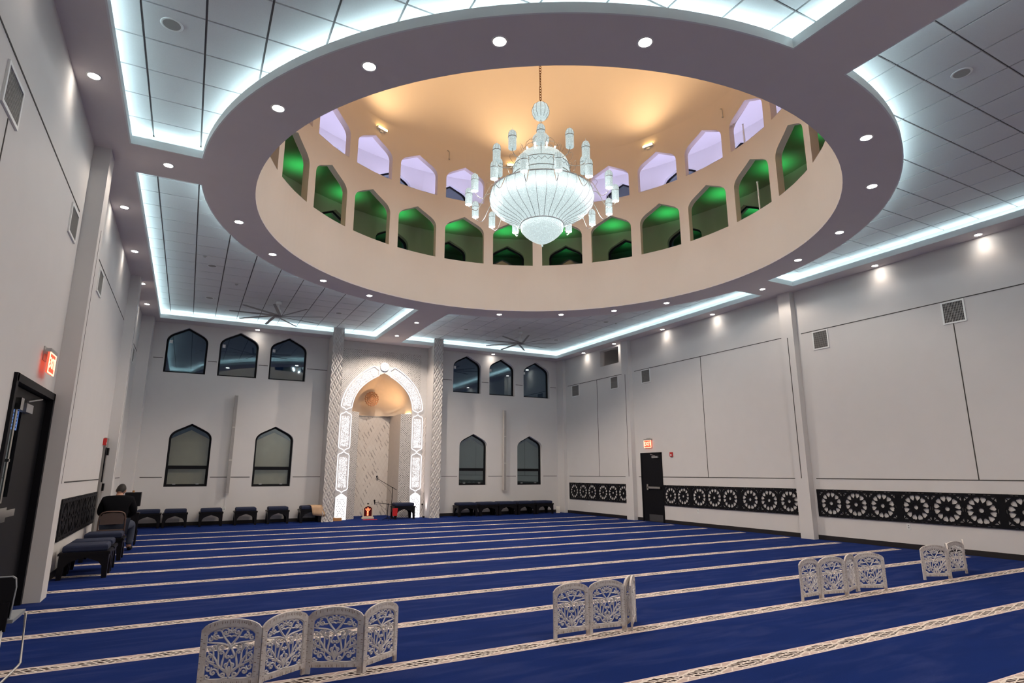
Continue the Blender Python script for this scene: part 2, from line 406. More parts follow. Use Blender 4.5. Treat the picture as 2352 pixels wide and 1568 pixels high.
# ---- back wall with window openings and the niche notch
WU = [(-.355, .5575, 4.394, 5.794), (1.087, .559, 4.385, 5.796), (2.557, .563, 4.379, 5.786), (8.884, .563, 4.367, 5.767), (10.344, .548, 4.354, 5.771), (11.872, .59, 4.357, 5.771)]
WL = [(.016, .558, 1.088, 2.905), (2.344, .558, 1.068, 2.901), (9.175, .557, 1.044, 2.872), (11.545, .545, 1.032, 2.859)]
NH, NZ, NA = 1.045, 3.5, 1.356      # niche half width, springing, arch rise
nich = [(XM + NH, 0), (XM + NH, NZ)] + [(XM + x, NZ + z) for x, z in hood(NH, NA)[1:]] + [(XM - x, NZ + z) for x, z in hood(NH, NA)[::-1][1:]] + [(XM - NH, 0)]
outer = [(XL - .2, 0)] + [(XL - .2, 6.5), (XR + .2, 6.5), (XR + .2, 0)] + nich
b = MB(); b.sheet([outer] + [arch(*a) for a in WU + WL], 0, .22, FX(YB)); struct(b.build('wall_back', WALL))
# ---- right wall with duct opening
b = MB(); b.sheet([rect(YN - .2, YB + .2, 0, 6.5), rect(16.31, 17.39, 5.245, 5.82)], 0, .2, FY(XR))
b.box(XR + .2, XR + 1.6, 16.0, 16.1, 5.1, 6.1); b.box(XR + .2, XR + 1.6, 17.6, 17.7, 5.1, 6.1); b.box(XR + .2, XR + 1.6, 16.0, 17.7, 6.0, 6.1); b.box(XR + .2, XR + 1.6, 16.0, 17.7, 5.05, 5.15)
b.box(XR + 1.55, XR + 1.6, 16.1, 17.6, 5.1, 6.1); b.box(XR + 1.5, XR + 1.56, 16.15, 16.7, 5.2, 5.75, 1)
struct(b.build('wall_right', [WALL, BLACK]))
# ---- left wall with two door openings
D1 = (7.32, 9.24, 2.43); D2 = (15.0, 15.47, 2.15)
b = MB(); b.sheet([[(YN - .2, 0), (D1[0], 0), (D1[0], D1[2]), (D1[1], D1[2]), (D1[1], 0), (YB + .2, 0), (YB + .2, 6.5), (YN - .2, 6.5)]], 0, .2, FY(XL, -1)); struct(b.build('wall_left', WALL))
b = MB(); b.box(XL - .2, XR + .2, YN - .2, YN, 0, 6.5); struct(b.build('wall_front', WALL))
# ---- pilasters
pil = [(XL, XL + .2, 9.25, 9.61), (XL, XL + .2, 15.5, 15.9), (XL, XL + .3, 19.52, YB), (XR - .17, XR, 9.29, 9.63), (XR - .16, XR, 15.62, 15.98), (XR - .13, XR, 19.70, YB),
       (XL, XL + .2, 2.9, 3.26), (XR - .17, XR, 2.9, 3.26)]
for i, (x0, x1, y0, y1) in enumerate(pil):
    b = MB(); b.box(x0, x1, y0, y1, 0, ZC + .05)
    if i in (3, 4): b.box(x0 - .002, x0 + .01, (y0 + y1) / 2 - .01, (y0 + y1) / 2 + .01, 1.36, 4.74, 1)
    if i in (0, 1): b.box(x1 - .01, x1 + .002, (y0 + y1) / 2 - .008, (y0 + y1) / 2 + .008, 1.36, 4.74, 1)
    struct(b.build('trim_%d' % (i + 1), [WALL, GROOVE]))
# ---- shadow-gap grooves in the walls
g = .009; e = .004
b = MB()
for z in (1.355, 4.806):
    for y0, y1 in ((YN, 9.2), (9.72, 15.5), (16.1, 19.55)): b.box(XR - e, XR + .01, y0, y1, z - g, z + g)
for y, z0, z1 in ((5.9, 1.36, 4.35), (12.52, 1.36, 4.8), (17.62, 1.36, 4.8)): b.box(XR - e, XR + .01, y - g, y + g, z0, z1)
struct(b.build('trim_20', GROOVE))
b = MB()
for z, spans in ((1.355, ((9.7, 14.96), (16.3, 19.4))), (4.806, ((YN, 9.0), (9.7, 15.4), (16.0, 19.4)))):
    for y0, y1 in spans: b.box(XL - .01, XL + e, y0, y1, z - g, z + g)
for y, z0, z1 in ((5.75, 2.6, 4.3), (5.0, 4.8, 5.0)): b.box(XL - .01, XL + e, y - g, y + g, z0, z1)
struct(b.build('trim_21', GROOVE))
b = MB()
for x0, x1 in ((-1.15, -.6), (.63, 1.72), (2.96, 3.8), (7.6, 8.55), (9.78, 10.94), (12.14, 12.75)): b.box(x0, x1, YB - e, YB + .01, 1.355 - g, 1.355 + g)
for x0, x1 in ((-1.2, -.95), (.24, .49), (1.68, 1.96), (3.15, 3.8), (7.6, 8.27), (9.48, 9.76), (10.93, 11.24), (12.5, 12.78)): b.box(x0, x1, YB - e, YB + .01, 4.806 - g, 4.806 + g)
struct(b.build('trim_22', GROOVE))
# ---- baseboards
hb = .1
b = MB()
for y0, y1 in ((YN, 9.29), (9.63, 14.36), (15.36, 15.62), (15.98, YB)): b.box(XR - .012, XR, y0, y1, 0, hb)
struct(b.build('baseboard_right', BASEB))
b = MB()
for y0, y1 in ((YN, 7.3), (9.61, 15.5), (15.9, 19.52)): b.box(XL, XL + .012, y0, y1, 0, hb)
struct(b.build('baseboard_left', BASEB))
b = MB()
for x0, x1 in ((XL + .3, 3.8), (7.65, XR - .13)): b.box(x0, x1, YB - .012, YB, 0, hb)
struct(b.build('baseboard_back', BASEB))

# ---- ceiling soffit with four trays and the round opening
def tray(sx, sy, o):
    bx = BX1 if sx > 0 else BX0; by = BY1 if sy > 0 else BY0; tx = TX1 if sx > 0 else TX0; ty = TY1 if sy > 0 else TY0
    bx -= sx * o; by -= sy * o; tx += sx * o; ty += sy * o; R = RO - o
    yc = CY + sy * math.sqrt(R * R - (bx - CX) ** 2); xc = CX + sx * math.sqrt(R * R - (by - CY) ** 2)
    a0 = math.atan2(yc - CY, bx - CX); a1 = math.atan2(by - CY, xc - CX)
    d = (a1 - a0 + PI) % (2 * PI) - PI; n = 40
    return [(tx, by), (tx, ty), (bx, ty)] + [(CX + R * math.cos(a0 + d * i / n), CY + R * math.sin(a0 + d * i / n)) for i in range(n + 1)]
QUAD = [(-1, 1), (1, 1), (-1, -1), (1, -1)]
b = MB(); b.sheet([rect(XL - .1, XR + .1, YN - .1, YB + .1)] + [tray(*q, .02) for q in QUAD] + [circ(CX, CY, RI, 160)], 0, .03, FZ(ZC))
struct(b.build('ceiling', SOFFIT))
for q, (sx, sy) in enumerate(QUAD):
    b = MB(); b.sheet([tray(sx, sy, .02), tray(sx, sy, 0)], 0, .12, FZ(ZC))
    t = tray(sx, sy, .17); b2 = MB()
    k = len(t); vv = [(x, y, z) for z in (ZC + .03, ZT) for x, y in t]; b.add(vv, [(i, (i + 1) % k, k + (i + 1) % k, k + i) for i in range(k)])
    struct(b.build('trim_%d' % (30 + q), LIP))
    b = MB(); b.sheet([t], .018, .04, FZ(ZT), 1)
    x_lo, x_hi, y_lo, y_hi = (min(p[0] for p in t), max(p[0] for p in t), min(p[1] for p in t), max(p[1] for p in t))
    for ix in range(-2, 24):
        for iy in range(-14, 24):
            x0, x1 = -.885 + .5945 * ix + .011, -.885 + .5945 * (ix + 1) - .011; y0, y1 = 6.27 + .6 * iy + .011, 6.27 + .6 * (iy + 1) - .011
            x0, x1, y0, y1 = max(x0, x_lo), min(x1, x_hi), max(y0, y_lo), min(y1, y_hi)
            if x1 - x0 < .01 or y1 - y0 < .01: continue
            poly = [(x0, y0), (x1, y0), (x1, y1), (x0, y1)]
            mx, my = (x0 + x1) / 2 - CX, (y0 + y1) / 2 - CY; l_ = math.hypot(mx, my); nx, ny = mx / l_, my / l_; dd = [(px - CX) * nx + (py - CY) * ny - (RO - .17) for px, py in poly]
            if min(dd) < 0:
                out = []
                for k_ in range(4):
                    a_, c_, da, dc = poly[k_], poly[(k_ + 1) % 4], dd[k_], dd[(k_ + 1) % 4]
                    if da >= 0: out.append(a_)
                    if da * dc < 0: out.append((a_[0] + (c_[0] - a_[0]) * da / (da - dc), a_[1] + (c_[1] - a_[1]) * da / (da - dc)))
                poly = out
            if len(poly) < 3: continue
            m_ = len(poly); vv = [(x, y, z) for z in (ZT, ZT + .019) for x, y in poly]
            b.add(vv, [tuple(range(m_))] + [(q_, (q_ + 1) % m_, m_ + (q_ + 1) % m_, m_ + q_) for q_ in range(m_)])
    struct(b.build('ceiling', [TILES, GRID_SHADE], recalc=False))
    b = MB(); b.sheet([tray(sx, sy, .165), tray(sx, sy, .155)], .098, .116, FZ(ZC))
    o = b.build('led_cove_strip', LED); tag(o, 'cool white LED strip hidden behind the lip of the %s ceiling tray' % {(-1, 1): 'far left', (1, 1): 'far right', (-1, -1): 'near left', (1, -1): 'near right'}[(sx, sy)], 'light', 'cove lights round the ceiling trays')

# ---- drum with two tiers of pointed arches, gallery behind it
DA = 360 / 23; A_FACE = 29.65
def polar(r, deg, z): a = math.radians(deg); return (CX + r * math.sin(a), CY + r * math.cos(a), z)
def tier_wall(r, th, z_lo, z_hi, tiers, half_deg, sub):
    """cylinder wall of 23 bays: tiers=[(sill,apex)], arch half width half_deg"""
    b = MB(); k = .571 / math.radians(half_deg) / 5.15
    us = sorted(set([-u for u, d in AH] + [u for u, d in AH])); dd = {round(abs(u), 6): 0 for u in us}
    prof = {}
    for u, d in AH: prof.setdefault(round(u, 6), []).append(d)
    hw = r * math.radians(half_deg)
    for bay in range(23):
        c = A_FACE + DA * (bay + .5)
        cols = [(c - DA / 2, None), (c - half_deg, .80)] 
        L = [(c + s * u * half_deg, d) for s, seq in ((-1, AH[::-1]), (1, AH[1:])) for u, d in seq]
        xs = L
        def quad(a0, a1, z00, z01, z10, z11):
            b.add([polar(r, a0, z00), polar(r, a1, z10), polar(r, a1, z11), polar(r, a0, z01)], [(0, 1, 2, 3)], 0, False)
        # solid piers
        for (p0, p1) in ((c - DA / 2, c - half_deg), (c + half_deg, c + DA / 2)):
            quad(p0, p1, z_lo, z_hi, z_lo, z_hi)
        for (a0, d0), (a1, d1) in zip(L[:-1], L[1:]):
            if a1 - a0 < 1e-6: continue
            z0 = z_lo
            zprev = (z_lo, z_lo)
            for sill, apex in tiers:
                quad(a0, a1, zprev[0], sill, zprev[1], sill); zprev = (apex - d0 * hw, apex - d1 * hw)
            quad(a0, a1, zprev[0], z_hi, zprev[1], z_hi)
        for sill, apex in tiers:
            ring = [(c - half_deg, sill), (c, sill), (c + half_deg, sill)] + [(a, apex - d * hw) for a, d in L[::-1]]
            n = len(ring); ro = r + th
            b.add([polar(rr, a, z) for rr in (r, ro) for a, z in ring], [(i, (i + 1) % n, n + (i + 1) % n, n + i) for i in range(n)], 1, False)
    return b
b = tier_wall(RI, .15, ZC, 10.6, [(7.225, 8.545), (9.03, 10.07)], 6.35, 4)
# outer skin of the drum piers is left to the gallery side
b2 = tier_wall(RI + .15, .001, 6.3, 10.6, [(7.225, 8.545), (9.03, 10.07)], 6.35, 4)
b.v_off = len(b.v); off = len(b.v); b.v += b2.v; b.f += [[i + off for i in f] for f in b2.f]; b.m += [1] * len(b2.m); b.sm += b2.sm
struct(b.build('wall_drum', [DRUM, DRUM], recalc=False))
OLIVE = simple('lower_gallery_olive', (.30, .31, .21), .85, var=.03, scale=2, spec=.2)  # darker olive tone for the lower gallery tier
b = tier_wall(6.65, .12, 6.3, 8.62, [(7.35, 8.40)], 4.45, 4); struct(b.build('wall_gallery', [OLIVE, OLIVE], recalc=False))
b = tier_wall(6.65, .12, 8.62, 10.6, [(9.15, 10.25)], 4.45, 4); struct(b.build('wall_gallery', [GALLERY, GALLERY], recalc=False))
b = MB()
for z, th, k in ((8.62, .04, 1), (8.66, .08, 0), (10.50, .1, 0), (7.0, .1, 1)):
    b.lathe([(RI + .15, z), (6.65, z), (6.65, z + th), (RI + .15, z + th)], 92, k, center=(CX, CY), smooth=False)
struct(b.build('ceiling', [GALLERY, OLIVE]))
# dome
prof = [(RI + .02, 10.5)] + [((RI + .02) * math.cos(t * PI / 2 / 20), 10.6 + 4.6 * math.sin(t * PI / 2 / 20)) for t in range(1, 21)]
b = MB(); b.lathe(prof, 96, center=(CX, CY)); struct(b.build('ceiling_dome', DRUM))
# gallery windows (dark glass between two coloured tiers)
wi = 40
BAYS = [i for i in range(23) if abs(((A_FACE + DA * (i + .5) - 30 + 180) % 360) - 180) < 100]
for bay in BAYS:
    a = A_FACE + DA * (bay + .5)
    for sill, apex in ((7.35, 8.40), (9.15, 10.25)):
        hw = 6.75 * math.radians(4.5)
        fr = MB(); fr.sheet([arch(0, hw, sill - .02, apex + .03), arch(0, hw - .06, sill + .05, apex - .05)], 0, .04, lambda u, v, t: (u, t, v))
        o = struct(fr.build('window_%d' % wi, BLACK)); wi += 1
        o.location = (CX + 6.775 * math.sin(math.radians(a)), CY + 6.775 * math.cos(math.radians(a)), 0); o.rotation_euler = (0, 0, -math.radians(a))
        gl = MB(); gl.sheet([arch(0, hw - .05, sill + .04, apex - .04)], .01, .02, lambda u, v, t: (u, t, v)); gl.build('pane', GLASS, o)
        bk = MB(); bk.sheet([rect(-hw - .1, hw + .1, sill - .2, apex + .2)], .5, .52, lambda u, v, t: (u, t, v)); bk.build('night_backing', BLACK, o)
# gallery floods
for bay in BAYS:
    a = A_FACE + DA * (bay + .5) - 1.5
    for z, col, pw, nm in ((8.22, (.02, .9, .22), E_GREEN, 'gallery_green_flood'), (9.25, (.66, .60, 1), E_PURPLE, 'gallery_lilac_flood')):
        spot(nm, polar(6.0, a, z), polar(6.02, a, z + 3), pw, 150, .8, col, .02)
# ---- windows of the back wall
LBL = 0
for i, (cx, hw, z0, z1) in enumerate(WU + WL):
    lower = i >= 6
    yw = YB + .13
    fr = MB(); holes = [arch(cx, hw - .055, z0 + .05, z1 - .06)]
    if lower: holes = [rect(cx - hw + .07, cx + hw - .07, z0 + .07, z0 + .50), [p for p in arch(cx, hw - .055, z0 + .60, z1 - .06)]]
    fr.sheet([arch(cx, hw + .01, z0 - .01, z1 + .01)] + holes, 0, .07, FX(yw))
    if lower:
        for s in (-.3, .3): fr.box(cx + s - .04, cx + s + .04, yw - .02, yw, z0 + .06, z0 + .085, 1)
    o = struct(fr.build('window_%d' % (i + 1), [BLACK, STEEL]))
    gl = MB(); gl.sheet([arch(cx, hw - .03, z0 + .03, z1 - .04)], .03, .036, FX(yw)); gl.build('pane', GLASS, o)
    if lower:
        s = MB(); s.sheet([arch(cx, hw + .1, z0 - .1, z1 - .17)], .16, .18, FX(yw)); s.build('backing_board', SHADE if i < 8 else SHADE2, o)
    else:
        s = MB(); s.sheet([rect(cx - hw + .08, cx - hw + .16, z1 - .5, z1 - .4)], .02, .03, FX(yw)); s.build('sensor', WHITE, o)

# ================================================================== MIHRAB
mh = thing('mihrab', 'tall arched prayer niche of mosaic and marble between two carved white piers', 'niche', (XM, YB, 0))
def P(b_, name, mats, **k): return b_.build(name, mats, mh, loc=(-XM, -YB, 0), **k)
PX0, PX1 = 3.80, 7.66
# surround face
band_o, band_i = 1.43, 1.06
b = MB(); b.sheet([[(4.15, 0), (4.15, 6.0), (7.30, 6.0), (7.30, 0)] + nich], 0, .03, FX(YB - .03)); P(b, 'surround', simple('niche_surround', (.52, .5, .49), .6, bmp=.1))
top = [(XM + band_o + .1, 3.5)] + [(XM + x, 3.5 + z) for x, z in hood(band_o + .06, 1.72)[1:]] + [(XM - x, 3.5 + z) for x, z in hood(band_o + .06, 1.72)[::-1][1:]] + [(XM - band_o - .1, 3.5)]
b = MB(); b.sheet([[(4.17, 3.5), (4.17, 5.62), (7.05, 5.62), (7.05, 3.9), (7.05, 3.5)] + [p for p in top if p[0] < 7.05]], 0, .012, FX(YB - .045)); P(b, 'mosaic_field', MOSAIC)
# splayed mosaic jambs, plain sides, marble back
ys, yb2, h2 = 20.40, 21.70, .732
for s in (-1, 1):
    b = MB(); b.add([(XM + s * NH, YB, 0), (XM + s * h2, ys, 0), (XM + s * h2, ys, NZ), (XM + s * NH, YB, NZ)], [(0, 1, 2, 3)])
    P(b, 'mosaic_jamb', MOSAIC)
    b = MB(); b.add([(XM + s * h2, ys, 0), (XM + s * h2, yb2, 0), (XM + s * h2, yb2, NZ), (XM + s * h2, ys, NZ)], [(0, 1, 2, 3)]); P(b, 'side_wall', simple('niche_plaster', (.6, .55, .5), .7))
b = MB(); b.add([(XM - h2, yb2, 0), (XM + h2, yb2, 0), (XM + h2, yb2, NZ), (XM - h2, yb2, NZ)], [(0, 1, 2, 3)]); P(b, 'marble_back', MARBLE)
b = MB(); b.box(XM - h2, XM + h2, yb2 - .02, yb2, NZ - .03, NZ); P(b, 'ledge', GREYM)
# hood: half dome scaled from the arch outline
b = MB(); hp = [(x, z) for x, z in hood(NH, NA, 18)]; full = hp + [(-x, z) for x, z in hp[::-1][1:]]
n = len(full); rings = []
for k in range(13):
    t = k / 12 * PI / 2; s = math.cos(t); yy = YB + (yb2 - YB + .05) * math.sin(t); rings += [(XM + x * s, yy, NZ + z * s) for x, z in full]
b.add(rings, [(j * n + i, j * n + i + 1, (j + 1) * n + i + 1, (j + 1) * n + i) for j in range(12) for i in range(n - 1)], 0, True)
P(b, 'hood', simple('hood_plaster', (.72, .60, .47), .7, var=.05, scale=6))
# horizontal ledge closing behind the half dome
b = MB(); el = [(XM + NH * math.cos(t), YB + (yb2 - YB + .05) * math.sin(t)) for t in [PI * i / 24 for i in range(25)]]
b.sheet([[(XM + NH + .01, YB - 0.0)] + [(XM + NH + .01, yb2 + .1), (XM - NH - .01, yb2 + .1), (XM - NH - .01, YB)] + el[::-1]], 0, .01, FZ(NZ)); 
P(b, 'hood_shelf', WHITE)
# warm cove light on the ledge of the hood
for s in (1,):
    b = MB(); pts = [(XM + (NH - .05) * math.cos(t), YB + .02 + (yb2 - YB - .1) * math.sin(t), NZ + .02) for t in [.03 + .3 * i / 10 for i in range(11)]]
    b.tube(pts, .012, 5); P(b, 'warm_led_strip', LEDWARM)
l = bpy.data.lights.new('hood_lamp', 'SPOT'); l.energy = 26; l.color = (1, .62, .32); l.shadow_soft_size = .08; l.spot_size = 2.6; l.spot_blend = 1
o = bpy.data.objects.new('hood_lamp', l); C.objects.link(o); o.parent = mh; o.location = (.35, .5, NZ + .02); o.rotation_euler = (PI - .3, 0, 0)
# carved piers
def relief_strip(x0, x1, z0, z1, yfun, cell=.16):
    b = MB(); cols = max(1, round((x1 - x0) / cell)); cw = (x1 - x0) / cols; rows = int((z1 - z0) / cell); rh = (z1 - z0) / rows
    for r in range(-1, rows + 1):
        for c_ in range(cols + 1):
            for kk in (0,):
                cx = x0 + (c_ + (.5 if r % 2 == 0 else 0)) * cw; cz = z0 + (r + .5) * rh
                R1, R2 = .47, .2
                def cl(x, z): return (min(max(x, x0), x1), min(max(z, z0), z1))
                o4 = [cl(cx + dx * cw * .5, cz + dz * rh) for dx, dz in ((0, -1), (1, 0), (0, 1), (-1, 0))]
                if cx < x0 - 1e-6 or cx > x1 + 1e-6: continue
                i4 = [cl(cx + dx * cw * .24, cz + dz * rh * .5) for dx, dz in ((0, -1), (1, 0), (0, 1), (-1, 0))]
                cc = cl(cx, cz)
                vs = [yfun(x, z, 0) for x, z in o4] + [yfun(x, z, .024) for x, z in i4] + [yfun(*cc, .004)]
                b.add(vs, [(0, 1, 5, 4), (1, 2, 6, 5), (2, 3, 7, 6), (3, 0, 4, 7), (4, 5, 8), (5, 6, 8), (6, 7, 8), (7, 4, 8)])
    return b
for i, (x0, x1) in enumerate(((3.80, 4.15), (7.30, 7.65))):
    yf = 19.50; zt = ZT if i < 2 else 6
    b = MB(); b.box(x0, x1, yf + .02, YB, 0, ZT)
    r = relief_strip(x0, x1, 0, ZT, lambda x, z, h: (x, yf + .02 - h, z), .155)
    off = len(b.v); b.v += r.v; b.f += [[q + off for q in f] for f in r.f]; b.m += r.m; b.sm += r.sm
    P(b, 'carved_pier', simple('carved_plaster', (.56, .53, .51), .6, var=.04, bmp=.1), recalc=True)
spot('pier_grazing_lamp', (7.215, 19.86, .06), (7.26, 19.80, 5), 38, 46, .8, (1, .84, .80), .03)
b = MB(); b.box(7.185, 7.245, 19.82, 19.90, 0, .05); o = b.build('floor_uplight', BLACK); tag(o, 'small floor uplight grazing the inner side of the right pier', 'light')
# carved strips beside the calligraphy
for s in (-1, 1):
    x0, x1 = (4.15, XM - band_o - .02) if s < 0 else (XM + band_o + .02, 7.30)
    r = relief_strip(x0, x1, 0, 3.4, lambda x, z, h: (x, YB - .035 - h * .6, z), .14); P(r, 'carved_strip', simple('carved_plaster_pink', (.62, .57, .54), .6, var=.04))

# ---- glowing calligraphy panels (lit from within)
def stroke_fill(b, poly_to_world, w, h, cellw=.075, cellh=.047, seed=0):
    """dense flowing pen strokes on a w x h field (u across, v along)"""
    rnd = random.Random(seed); rows = int(h / cellh)
    for r in range(rows):
        v0 = -h / 2 + (r + .5) * cellh
        u = -w / 2
        while u < w / 2 - .02:
            L = rnd.choice([.03, .045, .06, .08]); L = min(L, w / 2 - u); k = rnd.random()
            if k < .3: pts = [(u, v0 + .02), (u + L * .3, v0 - .02), (u + L * .7, v0 - .022), (u + L, v0 + .018)]
            elif k < .55: pts = [(u + L * .5, v0 - .028), (u + L * .45, v0), (u + L * .52, v0 + .03)]
            elif k < .8: pts = [(u, v0 - .01), (u + L * .25, v0 + .02), (u + L * .55, v0 + .012), (u + L * .5, v0 - .018), (u + L, v0 - .02)]
            else: pts = [(u, v0), (u + L * .5, v0 + .01), (u + L, v0 - .005)]
            rr = rnd.uniform(.006, .0095)
            b.tube([poly_to_world(*p, .012) for p in pts], [rr * .6] + [rr] * (len(pts) - 2) + [rr * .5], 4, smooth=False)
            if rnd.random() < .55:
                du, dv = u + L * rnd.random(), v0 + rnd.choice([-.028, .03]); q = .008
                b.add([poly_to_world(du - q, dv, .014), poly_to_world(du, dv - q, .014), poly_to_world(du + q, dv, .014), poly_to_world(du, dv + q, .014)], [(0, 1, 2, 3)])
            u += L + .004
def cartouche(w, h, tip=.12):
    hw, hh = w / 2, h / 2
    side = [(hw, -hh + tip), (hw, hh - tip), (hw * .8, hh - tip * .62), (hw * .42, hh - tip * .45), (hw * .12, hh - tip * .12), (0, hh)]
    return side + [(-x, y) for x, y in side[::-1][1:]] + [(-x, -y) for x, y in side[1:]] + [(x, -y) for x, y in side[::-1][1:-1]]
def frame_tube(b, outline, m, r=.014):
    pts = subd(outline + [outline[0]], .08); b.tube([m(u, v, .012) for u, v in pts[:-1]], r, 6, closed=True, flat=(0, 1, 0))
PW = .36
def star_panel(cx, z0, z1, label):
    t = thing('calligraphy_cartouche', label, 'lit panel', (cx, YB - .07, 0), group='glowing panels framing the niche')
    w = PW; h = z1 - z0; hw = w / 2
    ol = [(-hw, z0), (hw, z0), (hw, z1 - .12), (hw * .5, z1 - .05), (0, z1), (-hw * .5, z1 - .05), (-hw, z1 - .12)]
    b = MB(); holes = []
    z = z0 + .06
    k = 0
    while z < z1 - .16:
        for j, x in enumerate((-.12, -.06, 0, .06, .12) if k % 2 else (-.09, -.03, .03, .09)):
            rr = .019 if (k + j) % 3 else .012
            holes.append([(x + rr * math.cos(q * PI / 2 + .0), z + rr * math.sin(q * PI / 2)) for q in range(4)])
        z += .052; k += 1
    b.sheet([ol] + holes, 0, .012, lambda u, v, tt: (u, -tt, v)); b.build('pierced_plate', GLOW, t)
    b = MB(); b.sheet([ol], -.02, -.004, lambda u, v, tt: (u, -tt, v)); b.build('backing_plate', simple('panel_dark_backing', (.10, .09, .09), .6), t)
def text_panel(cx, z0, z1, label, seed):
    t = thing('calligraphy_cartouche', label, 'lit panel', (cx, YB - .07, (z0 + z1) / 2), group='glowing panels framing the niche')
    m = lambda u, v, d: (u, -d, v)
    b = MB(); frame_tube(b, cartouche(PW, z1 - z0), m); b.build('frame', GLOW, t)
    b = MB(); stroke_fill(b, m, PW - .10, z1 - z0 - .28, seed=seed); b.build('script', GLOW, t)
    return t
def arc_panel(s, label, seed):
    hm = hood(1.245, 1.54, 60); L = [0]
    for p, q in zip(hm[:-1], hm[1:]): L.append(L[-1] + math.dist(p, q))
    a0, a1 = .03, L[-1] - .20; W = (a0 + a1) / 2; H = a1 - a0
    def at(d):
        d = min(max(d, 0), L[-1] - 1e-6)
        i = max(j for j in range(len(L)) if L[j] <= d); i = min(i, len(hm) - 2); f = (d - L[i]) / (L[i + 1] - L[i])
        x = hm[i][0] + (hm[i + 1][0] - hm[i][0]) * f; z = hm[i][1] + (hm[i + 1][1] - hm[i][1]) * f
        tx, tz = hm[i + 1][0] - hm[i][0], hm[i + 1][1] - hm[i][1]; l = math.hypot(tx, tz); return x, z, tz / l, -tx / l
    def m(u, v, d):
        x, z, nx, nz = at(W + v); return (s * (x + nx * u), -d, 3.5 + z + nz * u)
    t = thing('calligraphy_cartouche', label, 'lit panel', (XM, YB - .07, 0), group='glowing panels framing the niche')
    b = MB(); frame_tube(b, cartouche(PW, H), m); b.build('frame', GLOW, t)
    b = MB(); stroke_fill(b, m, PW - .10, H - .26, seed=seed); b.build('script', GLOW, t)
for s, nm, sd in ((-1, 'left', 1), (1, 'right', 2)):
    cxp = XM + s * 1.245
    star_panel(cxp, .0, .83, 'glowing white star-pierced panel at the foot of the niche, %s side' % nm)
    text_panel(cxp, .86, 2.16, 'glowing cartouche of white script, middle one on the %s of the niche' % nm, 10 + sd)
    text_panel(cxp, 2.19, 3.47, 'glowing cartouche of white script, uppermost straight one on the %s of the niche' % nm, 20 + sd)
    arc_panel(s, 'curved glowing cartouche of white script over the %s half of the niche arch' % nm, 30 + sd)
t = thing('calligraphy_roundel', 'small round glowing white medallion at the top of the niche arch', 'lit panel', (XM - .01, YB - .07, 5.07))
b = MB(); hs = [circ(.095 * math.cos(q), .095 * math.sin(q), .015, 5) for q in [2 * PI * i / 10 for i in range(10)]] + [circ(.05 * math.cos(q), .05 * math.sin(q), .009, 4) for q in [2 * PI * i / 8 for i in range(8)]]
b.sheet([circ(0, 0, .15, 32)] + hs, 0, .02, lambda u, v, tt: (u, -tt, v)); b.build('pierced_disc', GLOW, t)
b = MB(); b.sheet([circ(0, 0, .148, 32)], -.02, -.004, lambda u, v, tt: (u, -tt, v)); b.build('backing_plate', simple('roundel_backing', (.2, .19, .19), .6), t)
# wooden medallion inside the hood
t = thing('wooden_medallion', 'round brown carved wooden medallion inside the niche hood', 'medallion', (5.60, 21.17, 4.06), 0.12)
mm = lambda u, v, tt: (u, -tt, v)
b = MB(); hs = [circ(.20 * math.cos(q), .20 * math.sin(q), .028, 6) for q in [2 * PI * i / 16 for i in range(16)]] + [circ(.13 * math.cos(q), .13 * math.sin(q), .018, 6) for q in [2 * PI * (i + .5) / 16 for i in range(16)]] + [circ(.065 * math.cos(q), .065 * math.sin(q), .014, 6) for q in [2 * PI * i / 10 for i in range(10)]]
b.sheet([[((.255 + .012 * math.cos(16 * q)) * math.cos(q), (.255 + .012 * math.cos(16 * q)) * math.sin(q)) for q in [2 * PI * i / 96 for i in range(96)]]] + hs, 0, .03, mm); b.build('carved_disc', MEDAL, t)
b = MB()
for r in (.235, .165, .095): b.tube([(r * math.cos(q), -.032, r * math.sin(q)) for q in [2 * PI * i / 40 for i in range(40)]], .008, 5, closed=True, flat=(0, 1, 0))
b.build('ring_moulding', MEDAL, t)

# ================================================================== CHANDELIER
ch = thing('chandelier', 'huge lit crystal chandelier hanging on a chain below the dome', 'chandelier', (CX, CY, 0))
FACE = math.atan2(-CY, -CX)         # direction from the axis towards the viewer's side of the hall
b = MB(); z = 8.95
while z < 15.0:
    k = int(z * 100) % 2; pts = [(.022 * math.cos(a) * (1 if k else 0), .022 * math.cos(a) * (0 if k else 1), z + .04 * math.sin(a)) for a in [2 * PI * i / 10 for i in range(10)]]
    b.tube(pts, .007, 5, closed=True, flat=(0, 1, 0) if k else (1, 0, 0)); z += .062 if True else 0
b.build('chain', BRONZE, ch)
b = MB(); b.lathe([(.003, 8.92), (.08, 8.905), (.15, 8.84), (.18, 8.74), (.165, 8.64), (.11, 8.56), (.05, 8.525), (.003, 8.52)], 24); gl = b.build('crystal_globe', CRYSTAL, ch)
b = MB()
for i in range(12):
    a = 2 * PI * i / 12; b.tube([(r * math.cos(a), r * math.sin(a), z) for r, z in ((.083, 8.906), (.153, 8.842), (.184, 8.74), (.168, 8.64), (.112, 8.56))], .004, 4)
b.build('globe_ribs', RIB, gl)
b = MB(); b.cyl((0, 0, 7.7), (0, 0, 8.53), .012, n=8)
for i in range(3): a = 2 * PI * i / 3; b.cyl((.03 * math.cos(a), .03 * math.sin(a), 8.2), (.03 * math.cos(a), .03 * math.sin(a), 8.53), .004, n=6)
b.build('stem', CHROME, ch)
b = MB(); b.lathe([(.02, 8.22), (.12, 8.19), (.17, 8.12), (.165, 8.04), (.10, 8.0), (.02, 8.0)], 20); b.build('crown_cup', CRYSTAL2, ch)
b = MB()
